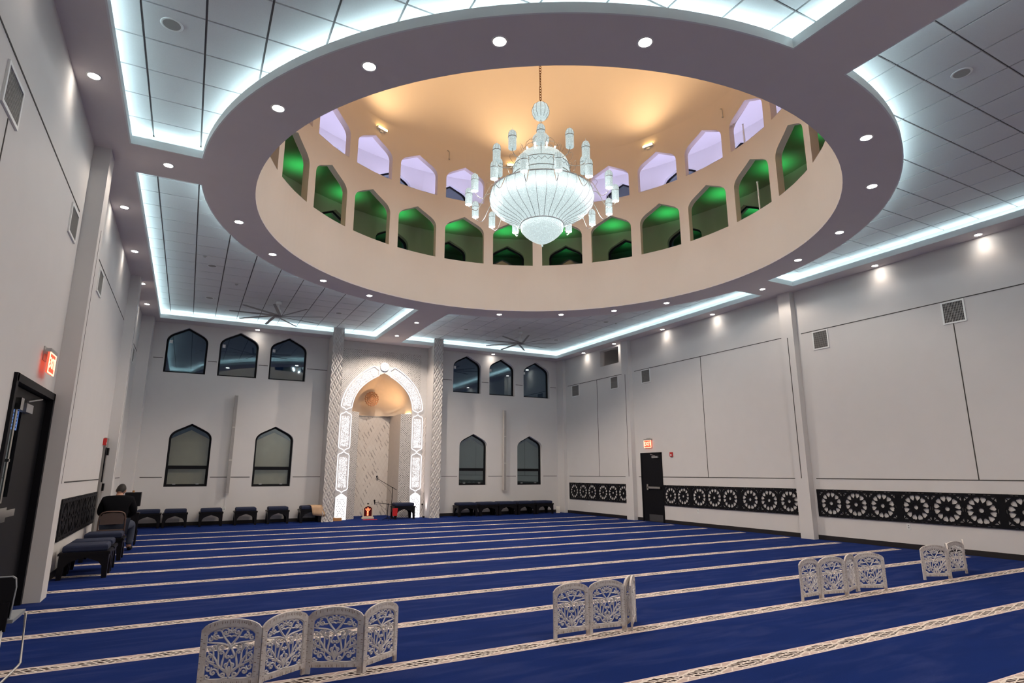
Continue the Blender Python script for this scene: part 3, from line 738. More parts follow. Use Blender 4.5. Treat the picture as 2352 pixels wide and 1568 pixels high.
for i in range(10):
    a = 2 * PI * i / 10; pr = [(.16, 8.05), (.26, 8.02), (.34, 7.93), (.36, 7.82), (.35, 7.72), (.40, 7.66)]
    b.tube([(r * math.cos(a), r * math.sin(a), z) for r, z in pr], .006, 5)
    b.tube([(.36 * math.cos(a), .36 * math.sin(a), 7.72), (.43 * math.cos(a), .43 * math.sin(a), 7.80), (.47 * math.cos(a), .47 * math.sin(a), 7.88)], [.006, .005, .002], 5)
b.build('crown_scrolls', CHROME, ch)
for i in range(8):
    a = 2 * PI * (i + .5) / 8 + FACE; b = MB(); b.ellipsoid((.30 * math.cos(a), .30 * math.sin(a), 7.84), (.02, .02, .03), 8, 6); b.cyl((.30 * math.cos(a), .30 * math.sin(a), 7.72), (.30 * math.cos(a), .30 * math.sin(a), 7.82), .014, n=8); b.build('bulb', BULB, ch)
b = MB(); b.lathe([(.05, 7.78), (.30, 7.76), (.42, 7.70), (.52, 7.58), (.565, 7.45), (.56, 7.30), (.585, 7.22), (.60, 7.06), (.72, 6.98)], 48); b.build('upper_crystal_tier', CRYSTAL, ch)
b = MB()
for r, z in ((.57, 7.44), (.60, 7.22), (.62, 7.06)): b.tube([(r * math.cos(q), r * math.sin(q), z) for q in [2 * PI * i / 48 for i in range(48)]], .008, 5, closed=True)
for i in range(60):
    q0, q1 = 2 * PI * i / 60, 2 * PI * (i + 1) / 60; z0, z1 = (7.40, 7.34) if i % 2 else (7.34, 7.40); b.tube([(.575 * math.cos(q0), .575 * math.sin(q0), z0), (.575 * math.cos(q1), .575 * math.sin(q1), z1)], .004, 4)
b.build('tier_rings', RIB, ch)
BW = [(.60, 7.0), (.82, 6.95), (.97, 6.90), (1.0, 6.88), (1.015, 6.83), (1.03, 6.78), (1.025, 6.72), (1.0, 6.65), (.94, 6.57), (.84, 6.49), (.72, 6.42), (.60, 6.365), (.51, 6.32), (.45, 6.28), (.415, 6.24)]
b = MB(); b.lathe(BW, 96); bw = b.build('crystal_bowl', CRYSTAL, ch)
b = MB(); NR = 32
for i in range(NR):
    a = 2 * PI * (i + .5) / NR + FACE; b.tube([((r + .006) * math.cos(a), (r + .006) * math.sin(a), z - .003) for r, z in BW[3:]], .0048, 4)
for r, z, q in ((1.005, 6.885, .013), (.42, 6.235, .013)): b.tube([(r * math.cos(t), r * math.sin(t), z) for t in [2 * PI * i / 72 for i in range(72)]], q, 6, closed=True)
b.build('bowl_ribs', RIB, bw)
b = MB(); b.lathe([(.415, 6.235), (.425, 6.17), (.40, 6.10), (.34, 6.03), (.26, 5.96), (.17, 5.90), (.08, 5.855), (.03, 5.84), (.004, 5.835)], 48); b.build('lower_crystal_bowl', CRYSTAL, ch)
b = MB(); b.ellipsoid((0, 0, 5.80), (.022, .022, .022), 10, 8); b.cyl((0, 0, 5.82), (0, 0, 5.85), .01, n=8); b.build('finial', CRYSTAL2, ch)
b = MB(); rnd = random.Random(3)
for i in range(900):      # separate crystal drops on the bowl skin
    k = rnd.uniform(3, len(BW) - 1.01); j = int(k); f = k - j; r = BW[j][0] * (1 - f) + BW[j + 1][0] * f; z = BW[j][1] * (1 - f) + BW[j + 1][1] * f; a = rnd.uniform(0, 2 * PI); s = rnd.uniform(.006, .012)
    c = Vector((r * math.cos(a), r * math.sin(a), z)); d = Vector((math.cos(a), math.sin(a), -.5)).normalized(); u = d.cross(Vector((0, 0, 1))).normalized(); w_ = d.cross(u)
    b.add([c + d * s, c + u * s, c + w_ * s, c - u * s, c - w_ * s], [(0, 1, 2), (0, 2, 3), (0, 3, 4), (0, 4, 1)])
b.build('crystal_drops', CRYSTAL, ch)['kind'] = 'stuff'
# arms with dome-topped crystal lamps
lamp_me = MB(); lamp_me.lathe([(.066, 0), (.07, .02), (.07, .20), (.066, .215)], 20, smooth=False); lamp_me.lathe([(.07, .215), (.073, .25), (.068, .29), (.05, .33), (.02, .35), (.003, .355)], 16)
lamp_me.cyl((0, 0, .35), (0, 0, .41), .004, .001, n=6)
def ring_lamps(n, R, zb, off, rim_r, rim_z, hgt):
    proto = None
    for i in range(n):
        a = FACE + 2 * PI * (i + off) / n; ca, sa = math.cos(a), math.sin(a)
        b = MB(); sgn = 1
        pr = [(rim_r, rim_z), (rim_r + (R - rim_r) * .25, rim_z - .06), (rim_r + (R - rim_r) * .6, zb - .10), (R - .06, zb - .09), (R, zb - .02), (R, zb + .02)]
        pr2 = [(rim_r, rim_z + .03), (rim_r + .06, rim_z + .10), (rim_r + .10, rim_z + .18), (rim_r + .07, rim_z + .24), (rim_r + .03, rim_z + .22)]
        b.tube([(r * ca, r * sa, z) for r, z in smooth(pr)], .007, 6); b.tube([(r * ca, r * sa, z) for r, z in smooth(pr2)], .004, 5)
        b.build('arm', CHROME, ch)
        if proto is None:
            L = lamp_me.build('lamp', CRYSTAL2, ch); L.location = (R * ca, R * sa, zb); L.scale = (hgt,) * 3
            bb = MB(); bb.lathe([(.072, .209), (.0755, .212), (.0755, .220), (.072, .223)], 20)
            for k in range(8):
                q = 2 * PI * k / 8; bb.tube([(r * math.cos(q), r * math.sin(q), z) for r, z in ((.073, .225), (.075, .25), (.069, .292), (.05, .332))], .002, 4)
            B = bb.build('band', RIB, L); proto = (L, B)
        else:
            L = proto[0].copy(); C.objects.link(L); L.location = (R * ca, R * sa, zb); B = proto[1].copy(); C.objects.link(B); B.parent = L
def smooth(p, k=4):
    out = []
    for i in range(len(p) - 1):
        p0 = p[max(i - 1, 0)]; p1 = p[i]; p2 = p[i + 1]; p3 = p[min(i + 2, len(p) - 1)]
        for j in range(k):
            t = j / k; out.append(tuple(.5 * (2 * b_ + (c - a) * t + (2 * a - 5 * b_ + 4 * c - d) * t * t + (-a + 3 * b_ - 3 * c + d) * t ** 3) for a, b_, c, d in zip(p0, p1, p2, p3)))
    out.append(p[-1]); return out
ring_lamps(15, 1.44, 6.63, .5, 1.0, 6.88, 1.0)
for i in range(15):      # the bulbs in the open bottoms of the lamps
    a = FACE + 2 * PI * (i + .5) / 15; l = bpy.data.lights.new('lamp_bulb', 'POINT'); l.energy = E_LAMPS / 15; l.color = (.93, .98, 1); l.shadow_soft_size = .02
    o = bpy.data.objects.new('lamp_bulb', l); C.objects.link(o); o.parent = ch; o.location = (1.44 * math.cos(a), 1.44 * math.sin(a), 6.60)
ring_lamps(10, .92, 7.46, 0, .56, 7.44, 1.12)

# ================================================================== DOWNLIGHTS
dl_b = MB(); dl_b.lathe([(.062, -.004), (.075, -.006), (.078, 0)], 20); dl_lens = MB(); dl_lens.lathe([(.001, -.003), (.058, -.003)], 20, smooth=False)
protoD = None
def downlight(x, y, label, power, ang, blend, size=1, group='recessed ceiling downlights'):
    global protoD
    if protoD is None:
        t = thing('downlight', label, 'light', (x, y, ZC), group=group); tr = dl_b.build('trim_ring', WHITE, t); ln = dl_lens.build('lens', LENS, t); protoD = (t, tr, ln)
    else:
        t = protoD[0].copy(); C.objects.link(t); t.location = (x, y, ZC); t['label'] = label; t['group'] = group
        for p_ in protoD[1:]: c = p_.copy(); C.objects.link(c); c.parent = t
    t.scale = (size, size, 1)
    if power: spot('downlight_lamp', (x, y, ZC - .02), (x, y, 0), power, ang, blend, COL_WARM, .04)
RL = [(-113.3, 'over the near left of the ring'), (-129, ''), (-144.5, ''), (-160.2, ''), (159.6, ''), (142.5, ''), (122.8, ''), (107.4, ''), (67.3, ''), (52, ''), (36.5, ''), (18.3, ''), (-21.1, ''), (-36.1, ''), (-54.7, ''), (-71.5, '')]
names = ['leftmost of its upper sweep', 'second from left of its upper sweep', 'above and left of the chain', 'above and right of the chain',
         'upper one at its right end', 'lower one at its right end', 'lower right sweep, upper one', 'lower right sweep, lower one',
         'bottom sweep, rightmost', 'bottom sweep, second from right', 'bottom sweep, third from right', 'bottom sweep, fourth from right',
         'lower left sweep, nearest the far beam', 'lower left sweep, second from far beam', 'lower left sweep, third from far beam', 'at its far left end']
for (a, _), nm in zip(RL, names):
    p_ = polar(5.57, a, ZC); downlight(p_[0], p_[1], 'bright downlight in the round ceiling ring, ' + nm, P_SPOT_RING * (.36 if abs(math.sin(math.radians(a))) > .75 else (1.65 if abs(a) < 60 else .7)), 146, .4, 1.15)
for (x, y), nm in zip([(-.682, 9.40), (12.03, 9.466), (5.66, 16.68), (5.67, 18.66), (5.66, .4), (5.66, 2.2)],
                      ['left beam between the two left trays', 'right beam between the two right trays', 'far beam, the one nearer the ring', 'far beam, the one nearer the niche', 'near beam close to the front wall', 'near beam closer to the ring']):
    downlight(x, y, 'small downlight in the ' + nm, P_SPOT_BEAM * (.12 if x in (-.682, 12.03) else 1), 150, .35)
for i, y in enumerate((3.6, 5.4, 7.488, 11.375, 13.717, 16.124, 18.142)):
    downlight(XL + .19, y, 'small wall-washing downlight along the left wall, %s' % ['before the first grille', 'over the first grille', 'just before the near pilaster', 'first past the near pilaster', 'second past the near pilaster', 'first past the far pilaster', 'nearest the left corner'][i], P_SPOT_WALL, 120, 1)
for i, y in enumerate((3.2, 5.175, 7.139, 11.785, 13.856, 16.313, 18.175)):
    downlight(XR - .17, y, 'small wall-washing downlight along the right wall, %s' % ['close to the near end', 'above the largest grille', 'between the two large grilles', 'just past the near pilaster', 'just before the far pilaster', 'over the dark duct opening', 'nearest the right corner'][i], P_SPOT_WALL, 120, 1)
downlight(9.856, YB - .19, 'small downlight over the arched windows right of the niche', P_SPOT_WALL, 120, 1)
downlight(1.537, YB - .24, 'small downlight over the arched windows left of the niche', P_SPOT_WALL, 120, 1)

# dome uplighters on the drum
for i, a in enumerate([-23.46 + 45 * k for k in range(8)]):
    t = thing('wall_uplighter', 'slim warm uplighter on the drum wall, %s' % ['left one in view', 'middle one half hidden by the chandelier', 'right one in view', 'far right, out of view', 'near right', 'near side', 'near left', 'far left'][i], 'light', polar(RI - .04, a, 10.27), -math.radians(a), 'dome uplighters')
    b = MB(); b.box(-.15, .15, -.04, .04, 0, .07); b.box(-.05, .05, -.0, .04, -.05, 0); b.build('housing', WHITE, t)
    b = MB(); b.box(-.14, .14, -.055, -.041, .005, .05); b.box(-.14, .14, -.035, .035, .071, .075); b.build('lens', SCONCE, t)
    p_ = polar(RI - .6, a, 10.35); spot('uplighter_lamp', p_, (CX + (p_[0] - CX) * .6, CY + (p_[1] - CY) * .6, 15), E_DOME, 160, .85, (1, .66, .34), .12)
for a, z, nm in ((.45, 10.2, 'left of the chandelier'), (92.3, 10.04, 'above the right lilac arch')):
    b = MB(); b.tube(smooth([(0, -.02, 0), (0, -.03, .2), (-.02, -.03, .24), (-.06, -.02, .26)]), .011, 6); b.ellipsoid((0, -.03, 0), (.025, .025, .02), 8, 6)
    o = b.build('wall_hook', GREYM, loc=polar(RI - .01, a, z), rz=-math.radians(a)); tag(o, 'small bent pipe bracket on the dome wall ' + nm, 'bracket')
for a, z0, z1, nm in ((98.4, 7.23, 8.1, 'green'), (95.5, 9.05, 9.75, 'lilac')):
    b = MB(); x, y, _ = polar(RI + .3, a, 0); b.cyl((0, 0, 0), (0, 0, z1 - z0), .02, n=8); b.ellipsoid((0, 0, z1 - z0), (.03, .03, .02), 8, 6)
    o = b.build('standing_pipe', WHITE, loc=(x, y, z0)); tag(o, 'thin white pipe standing inside a %s-lit arch on the right' % nm, 'pipe')

# ================================================================== CEILING FANS
def fan(x, y, label, a0, rad):
    t = thing('ceiling_fan', label, 'fan', (x, y, ZT), group='large ceiling fans')
    b = MB(); b.lathe([(.001, 0), (.075, -.002), (.075, -.06), (.03, -.07), (.001, -.07)], 20); b.build('canopy', WHITE, t)
    b = MB(); b.cyl((0, 0, -.06), (0, 0, -.2), .016, n=8); b.build('downrod', WHITE, t)
    b = MB(); b.lathe([(.02, -.14), (.035, -.2), (.08, -.25), (.085, -.34), (.06, -.38), (.001, -.38)], 24); b.build('motor', WHITE, t)
    b = MB(); b.lathe([(.001, -.385), (.11, -.39), (.11, -.43), (.001, -.435)], 24); b.build('hub', DARKM, t)
    for i in range(9):
        a = math.radians(a0 + 40 * i); b = MB(); R = Matrix.Rotation(a, 4, 'Z') @ Matrix.Rotation(math.radians(9), 4, 'X')
        b.add([(.08, -.028, -.412), (.08, .028, -.412), (.35, .040, -.412), (rad, .033, -.405), (rad + .012, 0, -.405), (rad, -.033, -.405), (.35, -.040, -.412)] + [(.08, -.028, -.402), (.08, .028, -.402), (.35, .040, -.402), (rad, .033, -.398), (rad + .012, 0, -.398), (rad, -.033, -.398), (.35, -.040, -.402)],
              [tuple(range(7)), tuple(range(13, 6, -1))] + [(k, (k + 1) % 7, 7 + (k + 1) % 7, 7 + k) for k in range(7)], mat=R)
        b.build('blade', DARKM, t)
fan(1.81, 17.2, 'nine-bladed white ceiling fan hanging left of the niche', 16, 1.22)
fan(9.50, 17.2, 'nine-bladed white ceiling fan hanging right of the niche', 11, 1.22)

# ceiling discs
dp = None
for x, y, nm in ((.049, 14.745, 'far left tray, nearest the ring'), (.082, 17.654, 'far left tray, near the back-left corner'), (3.544, 17.626, 'far left tray, close to the far beam'), (7.735, 17.74, 'far right tray, close to the far beam'), (11.246, 17.7, 'far right tray, in the back-right corner'), (11.238, 14.725, 'far right tray, nearest the ring'), (-.613, 6.516, 'near left tray, above the left wall'), (7.67, 2.988, 'near right tray')):
    if dp is None:
        t = thing('ceiling_speaker', '', 'speaker', (x, y, ZT), group='round ceiling speakers'); b = MB(); b.lathe([(.085, -.004), (.105, -.008), (.11, 0)], 24); b.build('rim', WHITE, t); b = MB(); b.lathe([(.001, -.004), (.085, -.004)], 24); g_ = b.build('grille', GRILLE, t); dp = t; o = t
    else: o = copy_tree(dp); o.location = (x, y, ZT)
    o['label'] = 'round recessed speaker in the %s' % nm
for x, y, nm in ((-.118, 14.122, 'far left tray between the first speakers'), (.643, 15.989, 'far left tray before the fan'), (9.201, 16.677, 'far right tray beside the fan'), (11.623, 14.713, 'far right tray near the right cove')):
    b = MB(); b.lathe([(.001, -.03), (.02, -.028), (.03, -.01), (.045, 0)], 14); o = b.build('sprinkler_head', GREYM, loc=(x, y, ZT)); tag(o, 'small sprinkler head in the ' + nm, 'sprinkler')

# ================================================================== WALL GRILLES
def grille(side, y0, y1, z0, z1, label):
    w_, h_ = y1 - y0, z1 - z0
    t = thing('wall_grille', label, 'vent', (XL if side < 0 else XR, (y0 + y1) / 2, (z0 + z1) / 2), PI / 2 if side < 0 else -PI / 2, 'square air grilles on the side walls')
    b = MB(); b.sheet([rect(-w_ / 2 - .03, w_ / 2 + .03, -h_ / 2 - .03, h_ / 2 + .03), rect(-w_ / 2, w_ / 2, -h_ / 2, h_ / 2)], 0, .018, lambda u, v, tt: (u, -tt, v)); b.build('frame', WHITE, t)
    b = MB(); b.box(-w_ / 2, w_ / 2, -.002, -.001, -h_ / 2, h_ / 2); b.build('backing', SCREW, t)
    b = MB(); n = int(w_ / .025)
    for i in range(n + 1): x = -w_ / 2 + i * w_ / n; b.box(x - .0045, x + .0045, -.012, -.002, -h_ / 2, h_ / 2)
    for i in range(1, 8): z = -h_ / 2 + i * h_ / 8; b.box(-w_ / 2, w_ / 2, -.009, -.002, z - .0025, z + .0025)
    b.build('louvres', GRILLE, t)
grille(-1, 5.52, 5.95, 4.345, 4.65, 'square air grille highest on the left wall, nearest')
grille(-1, 8.52, 8.94, 4.38, 4.70, 'square air grille on the left wall just before the near pilaster')
grille(-1, 11.2, 11.62, 4.36, 4.70, 'square air grille on the left wall past the near pilaster, seen edge-on')
grille(-1, 18.2, 18.6, 4.36, 4.70, 'square air grille on the left wall near the back corner, seen edge-on')
for y0, y1, nm in ((18.78, 19.22, 'nearest the back corner'), (16.40, 16.78, 'under the dark duct opening'), (14.74, 15.12, 'above the exit door'), (8.53, 8.87, 'right of the near pilaster'), (5.69, 6.04, 'farthest right, largest in view')):
    grille(1, y0, y1, 4.37, 4.76, 'square air grille on the right wall, ' + nm)

# ================================================================== PIERCED WALL PANELS
def rosette(cx, cy, s):
    out = [circ(cx, cy, .075 * s, 16)]
    for i in range(12):
        a = 2 * PI * (i + .5) / 12; ca, sa = math.cos(a), math.sin(a)
        tp = lambda r, w: (cx + s * (r * ca - w * sa), cy + s * (r * sa + w * ca))
        out.append([tp(.225, 0), tp(.275, .045), tp(.33, .080), tp(.385, .088), tp(.425, .05), tp(.415, 0), tp(.425, -.05), tp(.385, -.088), tp(.33, -.080), tp(.275, -.045)])
        a = 2 * PI * i / 12; ca, sa = math.cos(a), math.sin(a)
        out.append([(cx + s * (.135 * ca + .013 * math.cos(q)), cy + s * (.135 * sa + .013 * math.sin(q))) for q in (0, PI / 2, PI, 1.5 * PI)])
    return out
def pierced_outline(wd, h, n):
    cell = (wd - .09) / n; s = min(h * .95, cell * 1.04); ol = [rect(-wd / 2, wd / 2, 0, h)]; cy = h / 2
    for i in range(n):
        cx = -wd / 2 + .045 + cell * (i + .5); ol += rosette(cx, cy, s)
        for sx in (-1, 1):
            for sz in (-1, 1):
                X = cx + sx * cell * .5; Z = cy + sz * h * .43
                f = lambda du, dv: (X - sx * du * h, Z - sz * dv * h)
                ol.append([f(.032, .04), f(.032, .17), f(.07, .145), f(.10, .115)]); ol.append([f(.055, .035), f(.115, .10), f(.15, .075), f(.19, .035)])
            X = cx + sx * cell * .5
            ol.append([(X - sx * .02 * h, cy - .10 * h), (X - sx * .02 * h, cy + .10 * h), (X - sx * .045 * h, cy + .04 * h), (X - sx * .045 * h, cy - .04 * h)])
            for sz in (-1, 1):
                for du in (.14, .26): ol.append(rect(*sorted((cx + sx * (du - .045) * h, cx + sx * (du + .045) * h)), *sorted((cy + sz * .452 * h, cy + sz * .468 * h))))
    return ol
pcache = {}
def pierced(side, y0, y1, n, label, group, cut=None):
    wd = y1 - y0 + .03; h = .60; key = (round(wd, 2), n)
    b = MB(); b.sheet(pierced_outline(wd, h, n), 0, .016, lambda u, v, tt: (u, -tt, v))
    if cut: pass
    o = b.build('pierced_wall_screen', BLACK, loc=((XL + .012) if side < 0 else (XR - .012), (y0 + y1) / 2, .515), rz=PI / 2 if side < 0 else -PI / 2); tag(o, label, 'wall panel', group); return o
G = 'black pierced panels along the right wall'
pierced(1, 17.77, 19.52, 3, 'black pierced rosette panel on the right wall, nearest the back corner', G)
pierced(1, 15.99, 17.74, 3, 'black pierced rosette panel on the right wall, left of the far pilaster and door', G)
pierced(1, 13.24, 14.35, 2, 'short black pierced panel with two rosettes, right beside the exit door', G)
pierced(1, 11.48, 13.21, 3, 'black pierced rosette panel on the right wall, midway between door and near pilaster', G)
pierced(1, 9.65, 11.45, 3, 'black pierced rosette panel on the right wall, left against the near pilaster', G)
pierced(1, 7.41, 9.20, 3, 'black pierced rosette panel on the right wall, first to the right of the near pilaster', G)
pierced(1, 5.62, 7.38, 3, 'black pierced rosette panel on the right wall, above the wall socket', G)
pierced(1, 3.82, 5.59, 3, 'black pierced rosette panel on the right wall, cut by the picture edge', G)
G2 = 'black pierced panels along the left wall'
pierced(-1, 11.0, 12.9, 3, 'black pierced rosette panel low on the left wall above the stools', G2)
pierced(-1, 12.93, 14.9, 3, 'black pierced rosette panel on the left wall behind the seated man', G2)

# ================================================================== DOORS, EXIT SIGNS, SMALL WALL THINGS
# right exit door
b = MB(); y0, y1, zt = 14.37, 15.35, 2.105
b.box(XR - .03, XR + .02, y0, y0 + .05, 0, zt); b.box(XR - .03, XR + .02, y1 - .05, y1, 0, zt); b.box(XR - .03, XR + .02, y0, y1, zt - .05, zt)
d = struct(b.build('door_1', BLACK))
b = MB(); b.box(XR - .018, XR - .001, y0 + .05, y1 - .05, .01, zt - .05); b.build('door_leaf', BLACK, d)
b = MB(); b.box(XR - .08, XR - .055, y0 + .07, 15.02, 1.0, 1.06); b.box(XR - .08, XR - .018, 14.98, 15.05, .95, 1.13); b.box(XR - .07, XR - .018, y0 + .07, y0 + .12, 1.0, 1.06); b.build('push_bar', CHROME, d)
b = MB(); b.box(XR - .07, XR - .018, y0 + .12, y0 + .40, 1.93, 1.99); b.cyl((XR - .05, y0 + .26, 2.0), (XR - .03, y0 + .5, 2.05), .01, n=6); b.build('door_closer', STEEL, d)
b = MB(); b.box(XR - .022, XR - .0185, y0 + .07, 15.05, .02, .22); b.build('kick_plate', simple('dull_kick_plate', (.12, .12, .12), .4, .7), d)
# left glazed double door
b = MB(); y0, y1, zt = D1
b.box(XL - .15, XL + .03, y0 - .02, y0 + .06, 0, zt + .02); b.box(XL - .15, XL + .03, y1 - .07, y1 + .02, 0, zt + .02); b.box(XL - .15, XL + .03, y0, y1, zt - .06, zt + .02)
b.box(XL - .30, XL - .16, y0 - .3, y1 + .3, 0, 2.6)
d = struct(b.build('door_2', BLACK))
b = MB(); b.sheet([rect(y0 + .06, y1 - .07, .01, zt - .07), rect(7.45, 8.08, 1.25, 2.2)], 0, .045, FY(XL - .09)); b.build('door_leaf', BLACK, d)
b = MB(); b.box(XL - .075, XL - .068, 7.44, 8.09, 1.24, 2.21); b.build('pane', GLASS, d)
b = MB(); b.box(XL - .090, XL - .080, 7.45, 8.08, 1.25, 2.2); b.build('night_backing', simple('dusk_behind_door', (.01, .02, .06), .9), d)
b = MB(); b.box(XL - .064, XL - .060, 7.78, 8.05, 1.93, 2.13)
bb = b.build('notice_sheet', BLUEGLOW, d); b = MB()
for r in range(5):
    for q in range(5): b.box(XL - .0598, XL - .0585, 7.80 + q * .045, 7.80 + q * .045 + .028, 1.95 + r * .034, 1.966 + r * .034)
b.build('notice_marks', simple('notice_ink', (.02, .04, .1), .7), bb)
b = MB(); b.cyl((XL - .02, 7.72, 1.2), (XL - .02, 7.72, 2.16), .012, n=8); b.box(XL - .045, XL + .02, 7.66, 7.78, 2.12, 2.24); b.box(XL - .04, XL - .005, 7.70, 7.74, 1.60, 1.63); b.build('vertical_rod', CHROME, d)
b = MB(); b.box(XL - .03, XL + .03, 7.55, 8.12, 1.06, 1.13); b.box(XL - .045, XL + .035, 7.5, 7.75, 1.02, 1.16); b.build('push_bar', CHROME, d)
b = MB(); b.box(XL - .045, XL + .015, 7.95, 8.25, 2.12, 2.21); b.cyl((XL - .01, 8.1, 2.24), (XL - .01, 8.75, 2.33), .01, n=6); b.build('door_closer', STEEL, d)
# far left door standing open, seen edge-on
b = MB(); b.box(XL - .004, XL + .04, 15.0, 15.46, 0, 2.2); d = struct(b.build('door_3', simple('grey_door_frame', (.22, .21, .2), .5)))
b = MB(); b.box(XL + .04, XL + .06, 15.03, 15.10, 1.3, 2.0); b.build('astragal', BLACK, d)
for z in (1.12, 1.85): b = MB(); b.box(XL + .03, XL + .075, 15.30, 15.42, z, z + .15); b.build('hinge', BLACK, d)

def text_mesh(s, size, mat_, parent, loc, rz, name='letters', ext=.004):
    cu = bpy.data.curves.new('t', 'FONT'); cu.body = s; cu.size = size; cu.align_x = 'CENTER'; cu.align_y = 'CENTER'; cu.extrude = ext; cu.offset = size * .02
    o = bpy.data.objects.new('t', cu); C.objects.link(o); me = bpy.data.meshes.new_from_object(o.evaluated_get(bpy.context.evaluated_depsgraph_get()))
    C.objects.unlink(o); bpy.data.objects.remove(o)
    q = bpy.data.objects.new(name, me); C.objects.link(q); me.materials.clear(); me.materials.append(mat_); q.parent = parent; q.location = loc; q.rotation_euler = (PI / 2, 0, rz); return q
def exit_sign(loc, rz, label, off):
    t = thing('exit_sign', label, 'sign', loc, rz, 'lit exit signs')
    b = MB(); b.box(-.18, .18, -off - .02, -off + .03, -.005, .035); b.box(-.08, .08, -off, 0, -.02, .03); b.box(-.09, .09, -.012, 0, -.09, .07); b.build('mounting_bracket', GREYM, t)
    b = MB(); b.box(-.165, .165, -off - .01, -off + .01, -.235, -.005); p_ = b.build('face_panel', EXITBG, t)
    text_mesh('EXIT', .165, EXITM, t, (0, -off - .012, -.12), 0, ext=.0015)
    b = MB(); b.sheet([rect(-.17, .17, -.24, .0), rect(-.155, .155, -.225, -.015)], 0, .008, lambda u, v, tt: (u, -off - .01 - tt, v)); b.build('edge_frame', EXITM, t)
exit_sign((XR, 14.95, 2.50), -PI / 2, 'glowing red EXIT sign above the black door in the right wall', .04)
exit_sign((XL, 8.42, 2.83), PI / 2, 'glowing red EXIT sign on a bracket above the glazed left door', .07)
t = thing('fire_alarm', 'small red fire alarm box right of the exit door', 'alarm', (XR, 13.93, 1.96), -PI / 2); b = MB(); b.box(-.05, .05, -.045, 0, 0, .13); b.build('body', RED, t); b = MB(); b.box(-.015, .035, -.05, -.045, .02, .07); b.build('strobe', WHITE, t)
t = thing('fire_alarm', 'small red fire alarm box beside the far left door frame', 'alarm', (XL, 14.9, 2.04), PI / 2); b = MB(); b.box(-.05, .05, -.06, 0, 0, .14); b.build('body', RED, t); b = MB(); b.box(-.03, .03, -.062, -.06, .02, .06); b.build('strobe', WHITE, t)
def socket(loc, rz, label):
    t = thing('wall_socket', label, 'socket', loc, rz); b = MB(); b.box(-.035, .035, -.006, 0, -.057, .057); b.build('cover_plate', WHITE, t)
    b = MB()
    for z in (-.02, .02): b.box(-.014, .014, -.0075, -.006, z - .012, z + .012)
    b.build('outlets', simple('socket_grey', (.3, .3, .3), .5), t)
socket((XR, 7.27, .43), -PI / 2, 'white socket under the pierced panels on the right wall')
socket((XR, 13.0, .42), -PI / 2, 'white socket low on the right wall, just right of the exit door')
socket((XR, 18.3, .42), -PI / 2, 'white socket low on the right wall near the back corner')
socket((7.9, YB, 1.35), 0, 'white switch plate on the back wall right of the niche')
socket((1.1, YB, .44), 0, 'white socket under the left column speaker')
# column speakers
for x, y0, z0, z1, nm in ((1.13, YB, .88, 3.80, 'left'), (10.38, YB, .85, 3.78, 'right')):
    t = thing('column_speaker', 'tall slim grey column speaker on the wall %s of the niche' % nm, 'speaker', (x, y0, z0), group='column speakers')
    b = MB(); b.box(-.045, .045, -.19, -.06, 0, z1 - z0); b.build('cabinet', simple('speaker_light_grey', (.52, .49, .46), .5), t)
    b = MB()
    for i in range(3): zz = (z1 - z0) * i / 3; b.box(-.038, .038, -.196, -.19, zz + .02, zz + (z1 - z0) / 3 - .02)
    b.build('grille', simple('speaker_mesh', (.33, .31, .30), .6), t)
    b = MB()
    for f in (.1, .9): b.box(-.02, .02, -.06, 0, (z1 - z0) * f, (z1 - z0) * f + .06)
    b.build('wall_bracket', GREYM, t)
    if nm == 'left': b = MB(); b.cyl((-.02, -.02, 0), (-.03, -.01, -.40), .004, n=5); b.build('cable', WHITE, t)
# thin dark glass panel standing out from the left wall
b = MB(); b.box(0, .62, -.008, .008, 0, 1.1); o = b.build('glass_divider', simple('dark_glass_edge', (.02, .03, .035), .1), loc=(XL + .001, 17.4, 1.28)); o.scale = (.07, 1, 1)
tag(o, 'narrow dark upright glass panel on the left wall behind the seated man', 'panel')

